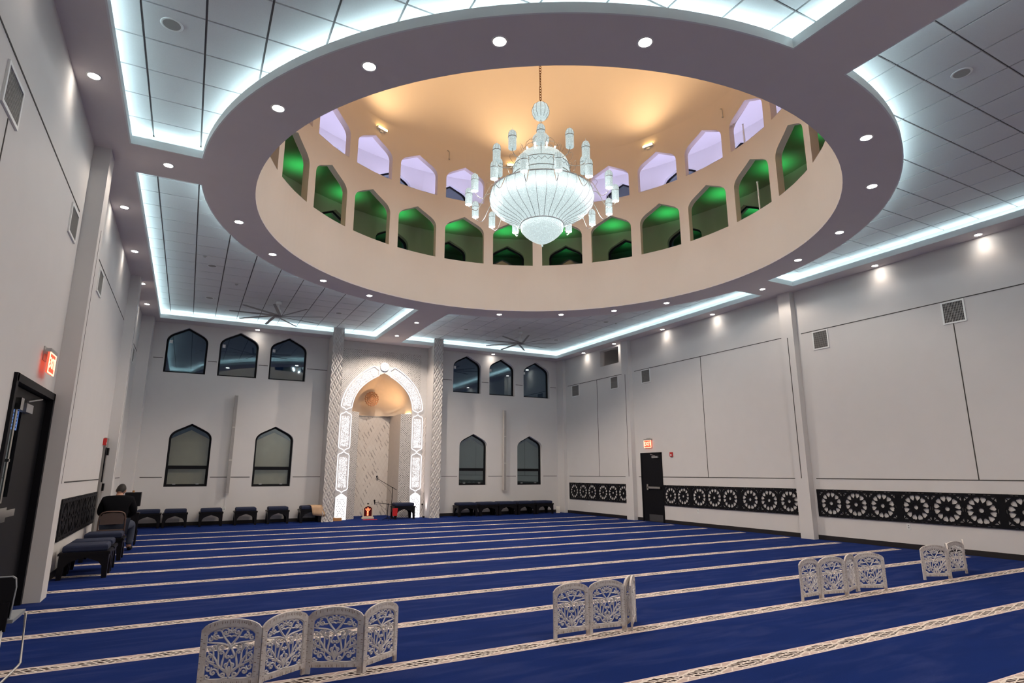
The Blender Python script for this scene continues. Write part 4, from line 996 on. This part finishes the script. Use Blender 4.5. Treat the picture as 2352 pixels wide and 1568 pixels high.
# ================================================================== STOOLS
def mk_stool(label, loc, rz=0):
    t = thing('upholstered_stool', label, 'stool', loc, rz, 'black upholstered stools')
    W, D, H = .60, .50, .36
    def apron(L, y):   # pierced apron with pointed cut-out
        h = .13; pts = [(-L / 2, H - .03), (-L / 2, 0), (-L / 2 + .06, 0), (-L / 2 + .075, H - h - .06)]
        arc = [(-L / 2 + .12, H - h), (-.08, H - .09), (0, H - .065), (.08, H - .09), (L / 2 - .12, H - h)]
        return pts + arc + [(L / 2 - .075, H - h - .06), (L / 2 - .06, 0), (L / 2, 0), (L / 2, H - .03)]
    for s in (-1, 1):
        b = MB(); b.sheet([apron(W, 0)], 0, .022, lambda u, v, tt: (u, s * (D / 2 - tt), v)); b.build('leg_frame', BLACKWOOD, t)
        b = MB(); b.sheet([apron(D - .044, 0)], 0, .022, lambda u, v, tt: (s * (W / 2 - tt), u, v)); b.build('leg_frame', BLACKWOOD, t)
    b = MB(); b.box(-W / 2 - .015, W / 2 + .015, -D / 2 - .015, D / 2 + .015, H - .03, H); b.box(-W / 2 - .005, W / 2 + .005, -D / 2 - .005, D / 2 + .005, H, H + .012); b.build('top_board', BLACKWOOD, t)
    b = MB(); n = 8; vs = []; 
    for (sx, z) in ((.96, .012), (1.0, .03), (1.0, .075), (.97, .095), (.88, .108), (.5, .114)):
        hw, hd = (W / 2 - .025) * sx, (D / 2 - .025) * (1 - (1 - sx) * 1.2)
        vs.append([(x * hw, y * hd, H + z) for x, y in ((-1, -1), (0, -1.0), (1, -1), (1, 0), (1, 1), (0, 1), (-1, 1), (-1, 0))])
    flat = [p for r in vs for p in r]
    b.add(flat, [(j * 8 + i, j * 8 + (i + 1) % 8, (j + 1) * 8 + (i + 1) % 8, (j + 1) * 8 + i) for j in range(5) for i in range(8)] + [tuple(range(40, 48))], 0, False); b.build('cushion', NAVY, t)
    return t
st = mk_stool('black stool with a navy cushion, nearest of the row along the left wall', (-1.18, 11.17, 0))
dup(st, (-1.18, 11.80, 0), 0, 'black stool second in the row along the left wall, behind the nearest one')
dup(st, (-1.16, 13.1, 0), 0, 'black stool right behind the folding chair of the seated man')
YS = 19.78
lab = ['corner stool at the back left, beside the black cabinet', 'black stool against the back wall, under the left arched window', 'black stool against the back wall, left of the left column speaker', 'black stool against the back wall, right of the left column speaker', 'black stool against the back wall, under the second lower window', 'black stool with a tan towel over it, left of the niche']
for x, nm in zip((-.80, -.15, .74, 1.64, 2.52, 3.44), lab): dup(st, (x * 1.01, YS, 0), 0, nm, (1.0, 1, 1.05))
lab = ['leftmost of the five touching stools right of the niche', 'second from the left of the five touching stools right of the niche', 'middle one of the five touching stools right of the niche', 'fourth from the left of the five touching stools right of the niche', 'rightmost of the five touching stools right of the niche']
for x, nm in zip((8.72, 9.52, 10.28, 11.05, 11.82), lab): dup(st, (x, YS, 0), 0, nm, (1.2, 1, 1.0))
dup(st, (6.45, 19.75, 0), 0, 'black stool in front of the niche, beside the microphone stand', (1.15, .9, 1.1))
# towel
b = MB(); n = 8; vs = []
for j, (y, z) in enumerate(((YS + .15, .507), (YS, .51), (YS - .2, .508), (YS - .262, .49), (YS - .275, .42), (YS - .28, .32), (YS - .285, .22))):
    for i in range(n + 1): u = i / n; vs.append((3.42 + u * .38 + j * .018, y + .006 * math.sin(u * 9), z + .004 * math.sin(u * 14 + j) - (.10 * (1 - u) if j == 6 else 0) * 0 - (u * .05 if j > 4 else 0)))
b.add(vs, [(j * (n + 1) + i, j * (n + 1) + i + 1, (j + 1) * (n + 1) + i + 1, (j + 1) * (n + 1) + i) for j in range(6) for i in range(n)], 0, True)
o = b.build('towel', TAN); m_ = o.modifiers.new('s', 'SOLIDIFY'); m_.thickness = .006; tag(o, 'tan towel hanging over the stool left of the niche', 'towel')
# things round the niche
b = MB(); b.box(0, .30, 0, .16, 0, .09); b.box(-.02, .10, .02, .14, .09, .10); o = b.build('wooden_box', WOODBOX, loc=(4.17, 19.78, 0), rz=-.1); tag(o, 'small orange-brown wooden box at the foot of the left pier', 'box')
t = thing('prayer_clock', 'arch-shaped clock with red digits on the floor of the niche', 'clock', (5.43, 20.3, 0), -.05)
b = MB(); b.sheet([arch(0, .17, .05, .46, .9), arch(0, .13, .08, .41, .9)], 0, .03, lambda u, v, tt: (u, -tt, v)); b.box(-.2, .2, -.06, .03, 0, .05); b.build('case', simple('clock_cream', (.6, .52, .42), .5), t)
b = MB(); b.sheet([arch(0, .135, .08, .41, .9)], .0, .012, lambda u, v, tt: (u, -tt, v)); b.build('display', simple('clock_dark', (.08, .005, .003), .2), t)
b = MB()
for r, (wd, n_) in enumerate(((.05, 1), (.18, 4), (.12, 3), (.05, 2), (.05, 2), (.05, 2), (.05, 2))):
    z = .345 - r * .038
    for k in range(n_): x = -wd / 2 + (k + .5) * wd / n_; b.box(x - .013, x + .013, -.016, -.0125, z - .012, z + .012)
b.build('digits', REDLED, t)
b = MB(); b.ellipsoid((0, -.0, .475), (.035, .02, .02), 8, 6); b.build('finial', BLACK, t)
def mic(base, top, tip, label, r=.01):
    t = thing('microphone_stand', label, 'microphone stand', base); B = Vector(base); T = Vector(top) - B; E_ = Vector(tip) - B
    b = MB(); b.cyl((0, 0, .05), tuple(T), r, n=8); b.build('pole', BLACK, t)
    for i in range(3): a = 2 * PI * i / 3 + .5; b = MB(); b.cyl((0, 0, .09), (.16 * math.cos(a), .16 * math.sin(a), .012), .008, n=6); b.build('leg', BLACK, t)
    d = (T - E_).normalized(); b = MB(); b.cyl(tuple(E_), tuple(T + d * .16), r * .8, n=8); b.ellipsoid(tuple(T), (.022, .022, .022), 8, 6); b.build('boom', BLACK, t)
    b = MB(); up = Vector((-.02, -.02, .10)); b.cyl(tuple(E_ - up * .6), tuple(E_ + up * .4), .013, .019, n=10); b.ellipsoid(tuple(E_ + up * .6), (.028, .028, .032), 10, 8); b.build('microphone', BLACK, t)
    b = MB(); b.tube(smooth([tuple(E_ - up * .6), tuple(E_ * .6 + T * .4 - Vector((0, 0, .06))), tuple(T - Vector((.04, 0, .2))), (0, 0, .3)]), .003, 4); b.build('cable', BLACK, t)
mic((6.02, 19.66, 0), (6.05, 19.66, 1.0), (5.50, 19.62, 1.30), 'tall black microphone boom stand in front of the niche')
mic((5.80, 19.30, 0), (5.81, 19.30, .50), (5.36, 19.26, .56), 'low black microphone stand just left of the stool in the niche')
b = MB(); b.add([(0, 0, .008), (.46, -.06, .008), (.52, .16, .008), (.1, .24, .01), (0, 0, .001), (.46, -.06, .001), (.52, .16, .001), (.1, .24, .001)], [(0, 1, 2, 3), (7, 6, 5, 4), (0, 4, 5, 1), (1, 5, 6, 2), (2, 6, 7, 3), (3, 7, 4, 0)]); b.box(.15, .4, .04, .12, .008, .02)
o = b.build('prayer_mat', REDCLOTH, loc=(5.12, 19.72, 0)); tag(o, 'small folded red mat on the carpet before the niche clock', 'mat')
b = MB(); b.add([(0, 0, 0), (.14, 0, 0), (.15, -.02, .2), (-.01, -.02, .2), (0, .06, .0), (.14, .06, 0), (.15, .03, .2), (-.01, .03, .2)], [(0, 1, 2, 3), (4, 7, 6, 5), (0, 4, 5, 1), (1, 5, 6, 2), (2, 6, 7, 3), (3, 7, 4, 0)])
o = b.build('red_bag', RED, loc=(6.02, 19.44, .12)); o.scale = (1.05, 1, 1.2); tag(o, 'red cloth bag hanging at the left end of the stool in the niche', 'bag')
b = MB(); b.box(0, .26, 0, .12, 0, .012); b.box(.01, .13, .005, .115, .012, .02); b.box(.135, .25, .005, .115, .012, .02); o = b.build('open_book', PAPER, loc=(6.38, 19.68, .523)); tag(o, 'open pale book on the stool in front of the niche', 'book')
b = MB(); b.add([(0, 0, 0), (.14, -.04, 0), (.2, .06, .24), (.06, .1, .24), (.08, .16, 0), (.2, .14, 0)], [(0, 1, 2, 3), (3, 2, 5, 4)]); o = b.build('folded_card', PAPER, loc=(12.42, 19.72, 0)); m_ = o.modifiers.new('s', 'SOLIDIFY'); m_.thickness = .006
tag(o, 'folded cream card standing on the floor in the right corner', 'card')
# plug hanging by the right pier
t = thing('plug_and_cable', 'black plug with a dangling cable beside the lit panel right of the niche', 'plug', (7.235, YB - .07, .42)); b = MB(); b.box(-.02, .02, -.05, 0, -.03, .03); b.build('plug', BLACK, t); b = MB(); b.tube(smooth([(0, -.03, -.03), (-.02, -.05, -.15), (-.1, -.06, -.3), (-.14, -.06, -.4)]), .004, 4); b.build('cable', BLACK, t)

# ================================================================== CABINET IN THE LEFT CORNER
t = thing('black_cabinet', 'black box cabinet on a stand in the back left corner', 'cabinet', (-1.08, 17.5, 0))
b = MB(); b.box(-.16, .17, -.16, .16, .70, 1.02); b.build('box', BLACK, t)
b = MB(); b.box(-.10, .12, -.1, .12, .50, .70); b.build('neck', BLACKWOOD, t)
b = MB(); b.box(-.2, .16, -.2, .2, .12, .5); b.box(-.22, .18, -.22, .22, .5, .53); b.build('base', BLACKWOOD, t)
for sx in (-1, 1):
    for sy in (-1, 1): b = MB(); b.box(-.02 + sx * .17, -.02 + sx * .17 + .03, sy * .17 - .015, sy * .17 + .015, 0, .12); b.build('leg', BLACKWOOD, t)
b = MB(); b.cyl((0, 0, 0), (0, 0, .045), .025, n=12); o = b.build('brown_cup', WOODBOX, loc=(-1.08, 17.5, 1.02)); tag(o, 'small brown cup on top of the black cabinet', 'cup')
t = thing('sanitizer_bottle', 'clear pump bottle beside the seated man', 'bottle', (-.93, 15.4, .66))
b = MB(); b.lathe([(.001, 0), (.03, 0), (.032, .02), (.032, .10), (.012, .13), (.012, .15)], 14); b.build('bottle_body', CLEAR, t); b = MB(); b.cyl((0, 0, .15), (0, 0, .18), .006, n=8); b.box(-.03, .01, -.008, .008, .178, .19); b.build('pump', WHITE, t)
t = thing('side_table', 'small dark side table standing beyond the seated man', 'table', (-.95, 15.45, 0)); b = MB(); b.box(-.16, .16, -.14, .14, .63, .66); b.build('table_top', BLACKWOOD, t)
for sx in (-1, 1):
    for sy in (-1, 1): b = MB(); b.box(sx * .13 - .015, sx * .13 + .015, sy * .11 - .015, sy * .11 + .015, 0, .63); b.build('leg', BLACKWOOD, t)

# ================================================================== FOLDING CHAIR AND SEATED MAN
fc = thing('folding_chair', 'brown metal folding chair the man sits on', 'chair', (-1.13, 13.95, 0))
CHR = simple('brown_metal_tube', (.16, .10, .08), .4, .5)
b = MB(); b.tube(smooth([(-.21, -.22, .42), (-.205, -.235, .66), (-.16, -.245, .76), (0, -.25, .78), (.16, -.245, .76), (.205, -.235, .66), (.21, -.22, .42)]), .013, 8, flat=(0, 1, 0)); b.build('back_tube', CHR, fc)
b = MB(); b.sheet([[(-.185, .55), (.185, .55), (.19, .68), (.15, .745), (0, .76), (-.15, .745), (-.19, .68)]], -.245, -.235, FX(0)); b.build('backrest', simple('brown_backrest', (.13, .09, .08), .45, .3), fc)
b = MB(); b.box(-.20, .20, -.20, .20, .42, .45); b.build('seat', simple('brown_seat', (.12, .08, .07), .5), fc)
for s in (-1, 1):
    b = MB(); b.cyl((s * .21, -.22, .42), (s * .215, .22, 0.0), .012, n=8); b.build('leg', CHR, fc)
    b = MB(); b.cyl((s * .20, .18, .44), (s * .205, -.25, .0), .012, n=8); b.build('leg', CHR, fc)

def skin_mesh(name, nodes, edges, mat_, parent, sub=2, root=0):
    me = bpy.data.meshes.new(name); me.from_pydata([n[0] for n in nodes], edges, []); o = bpy.data.objects.new(name, me); C.objects.link(o)
    sk = o.modifiers.new('skin', 'SKIN'); sk.use_smooth_shade = True
    if not me.skin_vertices: me.attributes.new('x', 'FLOAT', 'POINT'); bm = bmesh.new(); bm.from_mesh(me); bm.verts.layers.skin.verify(); bm.to_mesh(me); bm.free()
    for i, n in enumerate(nodes): me.skin_vertices[0].data[i].radius = n[1] if isinstance(n[1], tuple) else (n[1], n[1]); me.skin_vertices[0].data[i].use_root = (i == root)
    ss = o.modifiers.new('sub', 'SUBSURF'); ss.levels = sub; ss.render_levels = sub
    nm = bpy.data.meshes.new_from_object(o.evaluated_get(bpy.context.evaluated_depsgraph_get()))
    C.objects.unlink(o); bpy.data.objects.remove(o)
    nm.materials.clear(); nm.materials.append(mat_); q = bpy.data.objects.new(name, nm); C.objects.link(q)
    for p_ in nm.polygons: p_.use_smooth = True
    if parent: q.parent = parent
    return q
man = thing('person', 'man in a black jacket seated with his back to us, head bent over his lap', 'person', (-1.10, 14.0, 0))
# body skeleton: faces +y, leaning a little to the right, head bowed
nodes = [((0, -.02, .54), (.17, .13)), ((0, -.03, .72), (.16, .12)), ((.0, .0, .90), (.19, .125)), ((.0, .03, 1.0), (.10, .09)), ((.01, .06, 1.06), (.062, .062)), ((.015, .09, 1.11), (.065, .07)),
         ((-.21, .02, .965), (.075, .08)), ((-.27, .06, .74), (.058, .058)), ((-.12, .28, .66), (.042, .042)),
         ((.21, .02, .965), (.075, .08)), ((.28, .06, .74), (.058, .058)), ((.16, .29, .66), (.042, .042)),
         ((-.11, .02, .50), (.10, .10)), ((-.16, .42, .50), (.072, .075)), ((-.16, .44, .28), (.058, .058)), ((-.15, .42, .07), (.042, .045)), ((-.16, .56, .04), (.04, .034)),
         ((.12, .02, .50), (.10, .10)), ((.24, .42, .50), (.072, .075)), ((.25, .44, .28), (.058, .058)), ((.24, .40, .07), (.042, .045)), ((.27, .55, .04), (.04, .034))]
edges = [(0, 1), (1, 2), (2, 3), (3, 4), (4, 5), (2, 6), (6, 7), (7, 8), (2, 9), (9, 10), (10, 11), (0, 12), (12, 13), (13, 14), (14, 15), (15, 16), (0, 17), (17, 18), (18, 19), (19, 20), (20, 21)]
body = skin_mesh('body', nodes, edges, SKIN, man)
# head: one ellipsoidal surface with brow, nose, chin and ears, bowed forward
b = MB(); nu, nv = 28, 20; vs = []
for j in range(nv + 1):
    t_ = PI * j / nv
    for i in range(nu):
        p_ = 2 * PI * i / nu; x = .076 * math.sin(t_) * math.cos(p_); y = .098 * math.sin(t_) * math.sin(p_); z = -.118 * math.cos(t_)
        front = max(0, math.sin(p_)) * math.sin(t_); low = max(0, -z / .118)
        x *= 1 - .32 * low * low; y += -.012 * low * (1 - front) + .012 * low * front
        if front > .9 and -.045 < z < .015: y += .022 * (1 - abs(z + .02) / .04)       # nose
        if front > .8 and .015 < z < .035: y += .004                                    # brow
        if front > .7 and abs(abs(x) - .03) < .014 and 0 < z < .018: y -= .008          # eye sockets
        if front > .85 and -.066 < z < -.055: y -= .004                                # mouth
        vs.append((x, y, z))
b.add(vs, [(j * nu + i, j * nu + (i + 1) % nu, (j + 1) * nu + (i + 1) % nu, (j + 1) * nu + i) for j in range(nv) for i in range(nu)], 0, True)
for s in (-1, 1): b.ellipsoid((s * .078, -.005, -.01), (.011, .022, .032), 10, 8)
hd = b.build('head', SKIN, man, loc=(.02, .12, 1.155)); hd.rotation_euler = (-.55, .08, -.12)
b = MB(); vs = []; J0 = 4
for j in range(J0, nv + 1):
    t_ = PI * j / nv
    for i in range(nu):
        p_ = 2 * PI * i / nu; low = max(0, math.cos(t_)); k = 1.08
        vs.append((.076 * k * math.sin(t_) * math.cos(p_) * (1 - .32 * low * low), .098 * k * math.sin(t_) * math.sin(p_) - .005, -.118 * k * math.cos(t_)))
fs = []
for j in range(nv - J0):
    for i in range(nu):
        sy_ = math.sin(2 * PI * (i + .5) / nu); z = -.118 * math.cos(PI * (j + J0 + .5) / nv)
        if z > (-.075 if sy_ < -.35 else (-.01 if sy_ < .35 else .045)): fs.append((j * nu + i, j * nu + (i + 1) % nu, (j + 1) * nu + (i + 1) % nu, (j + 1) * nu + i))
b.add(vs, fs, 0, True)
b.build('hair', HAIR, hd)
up = [(Vector(n[0]) , (n[1][0] * 1.16, n[1][1] * 1.18)) for n in nodes]
jn = [up[0], up[1], up[2], (Vector((.005, .04, 1.05)), (.082, .08)), up[6], up[7], (Vector((-.135, .25, .665)), (.052, .052)), up[9], up[10], (Vector((.17, .26, .665)), (.052, .052))]
jn[0] = (Vector((0, -.03, .50)), (.21, .17)); jn[1] = (Vector((0, -.035, .72)), (.20, .15)); jn[2] = (Vector((0, 0, .90)), (.215, .145))
skin_mesh('jacket', [(tuple(p_), r) for p_, r in jn], [(0, 1), (1, 2), (2, 3), (2, 4), (4, 5), (5, 6), (2, 7), (7, 8), (8, 9)], JACKET, man)
tn = [((0, -.03, .52), (.19, .15)), ((-.11, .03, .50), (.115, .115)), ((-.16, .42, .50), (.085, .088)), ((-.16, .44, .28), (.072, .072)), ((-.15, .42, .09), (.062, .062)), ((.12, .03, .50), (.115, .115)), ((.24, .42, .50), (.085, .088)), ((.25, .44, .28), (.072, .072)), ((.24, .40, .09), (.062, .062))]
skin_mesh('trousers', tn, [(0, 1), (1, 2), (2, 3), (3, 4), (0, 5), (5, 6), (6, 7), (7, 8)], JEANS, man)
for s, c0, c1 in ((-1, (-.15, .40, .045), (-.165, .60, .035)), (1, (.24, .38, .045), (.28, .59, .035))):
    b = MB(); b.ellipsoid(((c0[0] + c1[0]) / 2, (c0[1] + c1[1]) / 2, .045), (.05, .14, .045), 12, 8); b.build('shoe', BLACK, man)
# hands with separate fingers curled round a booklet
for s, (hx, hy, hz) in ((-1, (-.115, .30, .66)), (1, (.155, .31, .66))):
    nn = [((hx, hy - .02, hz), (.028, .02)), ((hx - s * .01, hy + .05, hz + .005), (.038, .015))]; ee = [(0, 1)]
    for k in range(4):
        fx = hx - s * .01 + (k - 1.5) * .019; L = (.030, .036, .033, .026)[k]
        nn += [((fx, hy + .075, hz + .006), .0085), ((fx - s * .006, hy + .075 + L, hz - .006), .008), ((fx - s * .016, hy + .075 + L * 1.35, hz - .03), .007)]; m0 = len(nn) - 3; ee += [(1, m0), (m0, m0 + 1), (m0 + 1, m0 + 2)]
    nn += [((hx - s * .035, hy + .02, hz + .01), .010), ((hx - s * .052, hy + .05, hz + .018), .009), ((hx - s * .056, hy + .075, hz + .02), .0075)]; m0 = len(nn) - 3; ee += [(0, m0), (m0, m0 + 1), (m0 + 1, m0 + 2)]
    skin_mesh('hand', nn, ee, SKIN, man, sub=1)
b = MB(); b.box(-.12, .0, -.08, .08, 0, .006, mat=Matrix.Rotation(.25, 4, 'Y')); b.box(0, .12, -.08, .08, 0, .006, mat=Matrix.Rotation(-.25, 4, 'Y'))
o = b.build('booklet', PAPER, loc=(-1.08, 14.40, .665)); tag(o, 'small open booklet in the seated man\'s hands', 'book')

# ================================================================== NEAR LEFT CHAIR
t = thing('sled_base_chair', 'black-backed chair on thin white sled legs at the left picture edge', 'chair', (-1.245, 6.12, 0))
b = MB(); b.sheet([[(-.2, .45), (.2, .45), (.21, .66), (.2, .72), (.18, .735), (-.18, .735), (-.2, .72), (-.21, .66)]], 0, .02, FX(-.2)); b.build('backrest', BLACK, t)
b = MB(); b.sheet([[(-.205, .44), (.205, .44), (.215, .66), (.205, .725), (.183, .742), (-.183, .742), (-.205, .725), (-.215, .66)], [(-.2, .45), (.2, .45), (.21, .66), (.2, .72), (.18, .735), (-.18, .735), (-.2, .72), (-.21, .66)]], -.002, .022, FX(-.2)); b.build('back_edging', GREYBACK, t)
b = MB(); b.box(-.22, .22, -.17, .24, .405, .43); b.build('seat', GREYBACK, t)
for s in (-1, 1):
    b = MB(); b.box(s * .17 - .022, s * .17 + .022, -.225, -.2, .36, .56); b.build('back_bracket', BLACK, t)
    b = MB(); b.tube([(s * .17, -.21, .40), (s * .185, -.3, .012), (s * .21, -.28, .01), (s * .23, .22, .01), (s * .24, .25, .03), (s * .225, .235, .40), (s * .2, .235, .405)], .009, 8); b.build('leg', simple('white_tube', (.6, .58, .55), .35, .4), t)

# ================================================================== CARVED FOLDING SCREENS
PWD, PSH, PTOP, FOOT = .392, .392, .475, .045
def arc_top(x, inset=0): 
    u = x / (PWD / 2); return PSH + (PTOP - PSH) * math.sqrt(max(0, 1 - (u * .985) ** 2)) * .96 + .003 - inset
N_ = 20
xs = [-PWD / 2 + PWD * i / N_ for i in range(N_ + 1)]
o1 = [(-PWD / 2, 0), (-PWD / 2 + .032, 0), (-PWD / 2 + .032, FOOT), (PWD / 2 - .032, FOOT), (PWD / 2 - .032, 0), (PWD / 2, 0)] + [(x, arc_top(x)) for x in xs[::-1]]
hx = PWD / 2 - .036; xi = [-hx + 2 * hx * i / N_ for i in range(N_ + 1)]
def inner_top(x): u = x / hx; return PSH - .03 + (.062) * math.sqrt(max(0, 1 - (u * .98) ** 2))
o2 = [(-hx, FOOT + .035), (hx, FOOT + .035)] + [(x, inner_top(x)) for x in xi[::-1]]
fr = MB(); fr.sheet([o1, o2], -.009, .009, lambda u, v, tt: (u, tt, v))
fme = fr
rim = MB(); o3 = [(x * .965, FOOT + .035 + (z - FOOT - .035) * .975 + .002) for x, z in o2]
fr.sheet([o2, o3], -.005, .005, lambda u, v, tt: (u, tt, v))
ch_b = MB(); rnd = random.Random(5)   # worn notches on the frame faces
for face in (-1, 1):
    yy = face * .0095
    z = .05
    while z < PSH - .01:
        for s in (-1, 1):
            if rnd.random() < .6:
                w2 = rnd.uniform(.006, .016); hh = rnd.uniform(.002, .0045); cx = s * (PWD / 2 - (.006 if rnd.random() < .6 else .026)); ch_b.add([(cx - w2 / 2, yy, z), (cx + w2 / 2, yy, z - hh * .5), (cx + w2 / 2, yy, z + hh * .6), (cx - w2 / 2, yy, z + hh)], [(0, 1, 2, 3)])
        z += rnd.uniform(.007, .017)
    x = -PWD / 2 + .03
    while x < PWD / 2 - .03:
        zt_ = arc_top(x)
        for zz, hh in ((zt_ - .018, .012), (FOOT + .012, .012)):
            if rnd.random() < .6:
                q = rnd.uniform(.001, .0028); l_ = rnd.uniform(.4, 1.2) * hh; ch_b.add([(x - q, yy, zz - l_), (x + q, yy, zz - l_), (x + q * .7, yy, zz + l_), (x - q * .7, yy, zz + l_)], [(0, 1, 2, 3)])
        x += rnd.uniform(.005, .013)
# carved scrolls: mirrored strokes
def spiral(cx, cz, r, a0, turns, s=1, n=18, r1=.15):
    return [(cx + r * (1 - (1 - r1) * i / n) * math.cos(a0 + s * turns * 2 * PI * i / n), cz + r * (1 - (1 - r1) * i / n) * math.sin(a0 + s * turns * 2 * PI * i / n)) for i in range(n + 1)]
def bez(p0, p1, p2, p3, n=12): return [tuple((1 - t) ** 3 * a + 3 * t * (1 - t) ** 2 * b_ + 3 * t * t * (1 - t) * c + t ** 3 * d for a, b_, c, d in zip(p0, p1, p2, p3)) for t in [i / n for i in range(n + 1)]]
H0 = FOOT + .035; IH = PSH + .03 - H0   # inner height
S = []
def st_(pts, w=.0062): S.append((pts, w * 1.25))
X = lambda u: u * hx; Z = lambda v: H0 + v * IH
q = lambda u, v: (X(u), Z(v))
st_(bez(q(.02, .03), q(.25, .02), q(.5, .10), q(.42, .22))); st_(spiral(X(.62), Z(.14), .026, PI, 1.2, -1)); st_(bez(q(.1, .02), q(.4, .0), q(.7, .0), q(.95, .03)))
st_(bez(q(.0, .06), q(.1, .2), q(.32, .22), q(.62, .25))); st_(spiral(X(.82), Z(.22), .020, PI * .9, 1.1, 1)); st_(spiral(X(.22), Z(.08), .016, 0, 1.0, 1)); st_(spiral(X(.86), Z(.07), .016, PI, 1.1, 1))
st_(bez(q(.08, .12), q(.15, .22), q(.55, .25), q(.92, .36))); st_(spiral(X(.88), Z(.30), .014, PI / 2, 1, -1))
st_(bez(q(.0, .05), q(.14, .2), q(.16, .28), q(.0, .34)), .007); st_(spiral(X(.11), Z(.27), .014, -PI / 2, 1, 1)); st_(bez(q(0, .08), q(.05, .14), q(.05, .18), q(0, .24)), .008)
st_(bez(q(.12, .14), q(.55, .24), q(.50, .46), q(.90, .52)), .0068); st_(bez(q(.3, .2), q(.34, .34), q(.20, .40), q(.26, .52)), .0065); st_(spiral(X(.34), Z(.50), .013, PI, 1, -1))
st_(bez(q(.42, .26), q(.50, .36), q(.42, .46), q(.50, .55)), .006); st_(bez(q(.66, .34), q(.70, .42), q(.62, .5), q(.72, .58)), .006); st_(spiral(X(.80), Z(.44), .018, -PI / 2, 1.1, 1)); st_(bez(q(.6, .32), q(.8, .36), q(.95, .36), q(.97, .44)))
st_(bez(q(.0, .62), q(.16, .48), q(.22, .46), q(.14, .40)), .0065); st_(spiral(X(.08), Z(.43), .012, 0, 1, -1))
st_(bez(q(.0, .60), q(.3, .72), q(.6, .68), q(.97, .72)), .0068); st_(spiral(X(.36), Z(.60), .026, PI / 2, 1.3, -1)); st_(bez(q(.5, .68), q(.62, .62), q(.55, .54), q(.40, .54)), .006)
st_(bez(q(.62, .55), q(.75, .6), q(.8, .66), q(.95, .62)), .006); st_(spiral(X(.80), Z(.60), .017, PI, 1.1, 1)); st_(spiral(X(.62), Z(.62), .012, 0, 1, 1))
st_(bez(q(.0, .64), q(.18, .74), q(.30, .80), q(.42, .93)), .007); st_(spiral(X(.24), Z(.90), .030, 0, 1.25, 1)); st_(bez(q(.34, .80), q(.5, .78), q(.66, .80), q(.72, .86)), .0062); st_(spiral(X(.60), Z(.82), .024, PI / 2, 1.2, -1)); st_(spiral(X(.84), Z(.78), .018, PI / 2, 1.1, 1))
st_(bez(q(.0, .80), q(.1, .86), q(.14, .80), q(.22, .82)), .006); st_(spiral(X(.07), Z(.90), .014, 0, 1, 1)); st_(bez(q(.42, .92), q(.5, .96), q(.6, .93), q(.72, .90)), .006)
cv = MB()
def inside(x, z): return abs(x) < hx and z > H0 and z < inner_top(x) + .004
for pts, wd in S:
    for s in (-1, 1):
        P3 = [(s * max(min(x, hx), -hx), 0, min(max(z, H0), inner_top(max(-hx, min(hx, x))))) for x, z in pts]
        n = len(P3); cv.tube(P3, [wd * (.75 + .25 * math.sin(PI * i / (n - 1))) * (1 - .25 * i / (n - 1)) for i in range(n)], 4, flat=(0, 1, 0), smooth=False)
for u, v, r in ((0, .62, .016), (0, .35, .010), (0, .14, .012), (0, .97, .010), (.24, .90, .009), (.62, .14, .008), (.36, .60, .009)):
    for s in ((-1, 1) if u else (1,)): cv.ellipsoid((s * X(u), 0, Z(v)), (r * .8, .008, r), 8, 6)
panel_proto = None
def screen(pts, label):
    global panel_proto
    t = thing('carved_folding_screen', label, 'screen', (pts[0][0], pts[0][1], 0), 0, 'low whitewashed carved folding screens')
    for (x0, y0), (x1, y1) in zip(pts[:-1], pts[1:]):
        L = math.dist((x0, y0), (x1, y1)); a = math.atan2(y1 - y0, x1 - x0); loc = ((x0 + x1) / 2 - pts[0][0], (y0 + y1) / 2 - pts[0][1], 0)
        if panel_proto is None:
            pn = fr.build('panel_frame', DISTRESS, t); c_ = cv.build('carved_scrollwork', CARVE, pn); h_ = ch_b.build('worn_edge', CHIP, pn, recalc=False); panel_proto = (pn, c_, h_)
        else:
            pn = panel_proto[0].copy(); C.objects.link(pn); pn.parent = t
            for k in panel_proto[1:]: c_ = k.copy(); C.objects.link(c_); c_.parent = pn
        pn.location = loc; pn.rotation_euler = (0, 0, a); pn.scale = (max(.9, min(1.08, (L - .004) / PWD)), 1, 1)
    for i, (x, y) in enumerate(pts[1:-1]):
        b = MB()
        for z in (.10, .31): b.cyl((x - pts[0][0], y - pts[0][1] - .012 * (-1) ** i, z), (x - pts[0][0], y - pts[0][1] - .012 * (-1) ** i, z + .03), .004, n=8)
        b.build('hinge', STEEL, t)
screen([(.21, 5.055), (.597, 4.93), (.948, 5.13), (1.338, 4.94), (1.665, 5.13)], 'four-panel carved screen at the bottom left, largest and nearest to the left')
screen([(3.12, 5.03), (3.525, 5.04), (3.915, 4.99), (4.24, 5.23), (3.965, 4.955)], 'carved screen in the middle of the floor with two panels folded together')
screen([(6.60, 5.05), (6.97, 5.06), (7.40, 5.0), (7.78, 5.12), (8.13, 4.94)], 'four-panel carved screen on the right, second from the right wall')
screen([(9.43, 5.2), (9.84, 5.03), (10.20, 5.24), (10.62, 5.2), (10.97, 5.38)], 'carved screen farthest right, closest to the right wall')
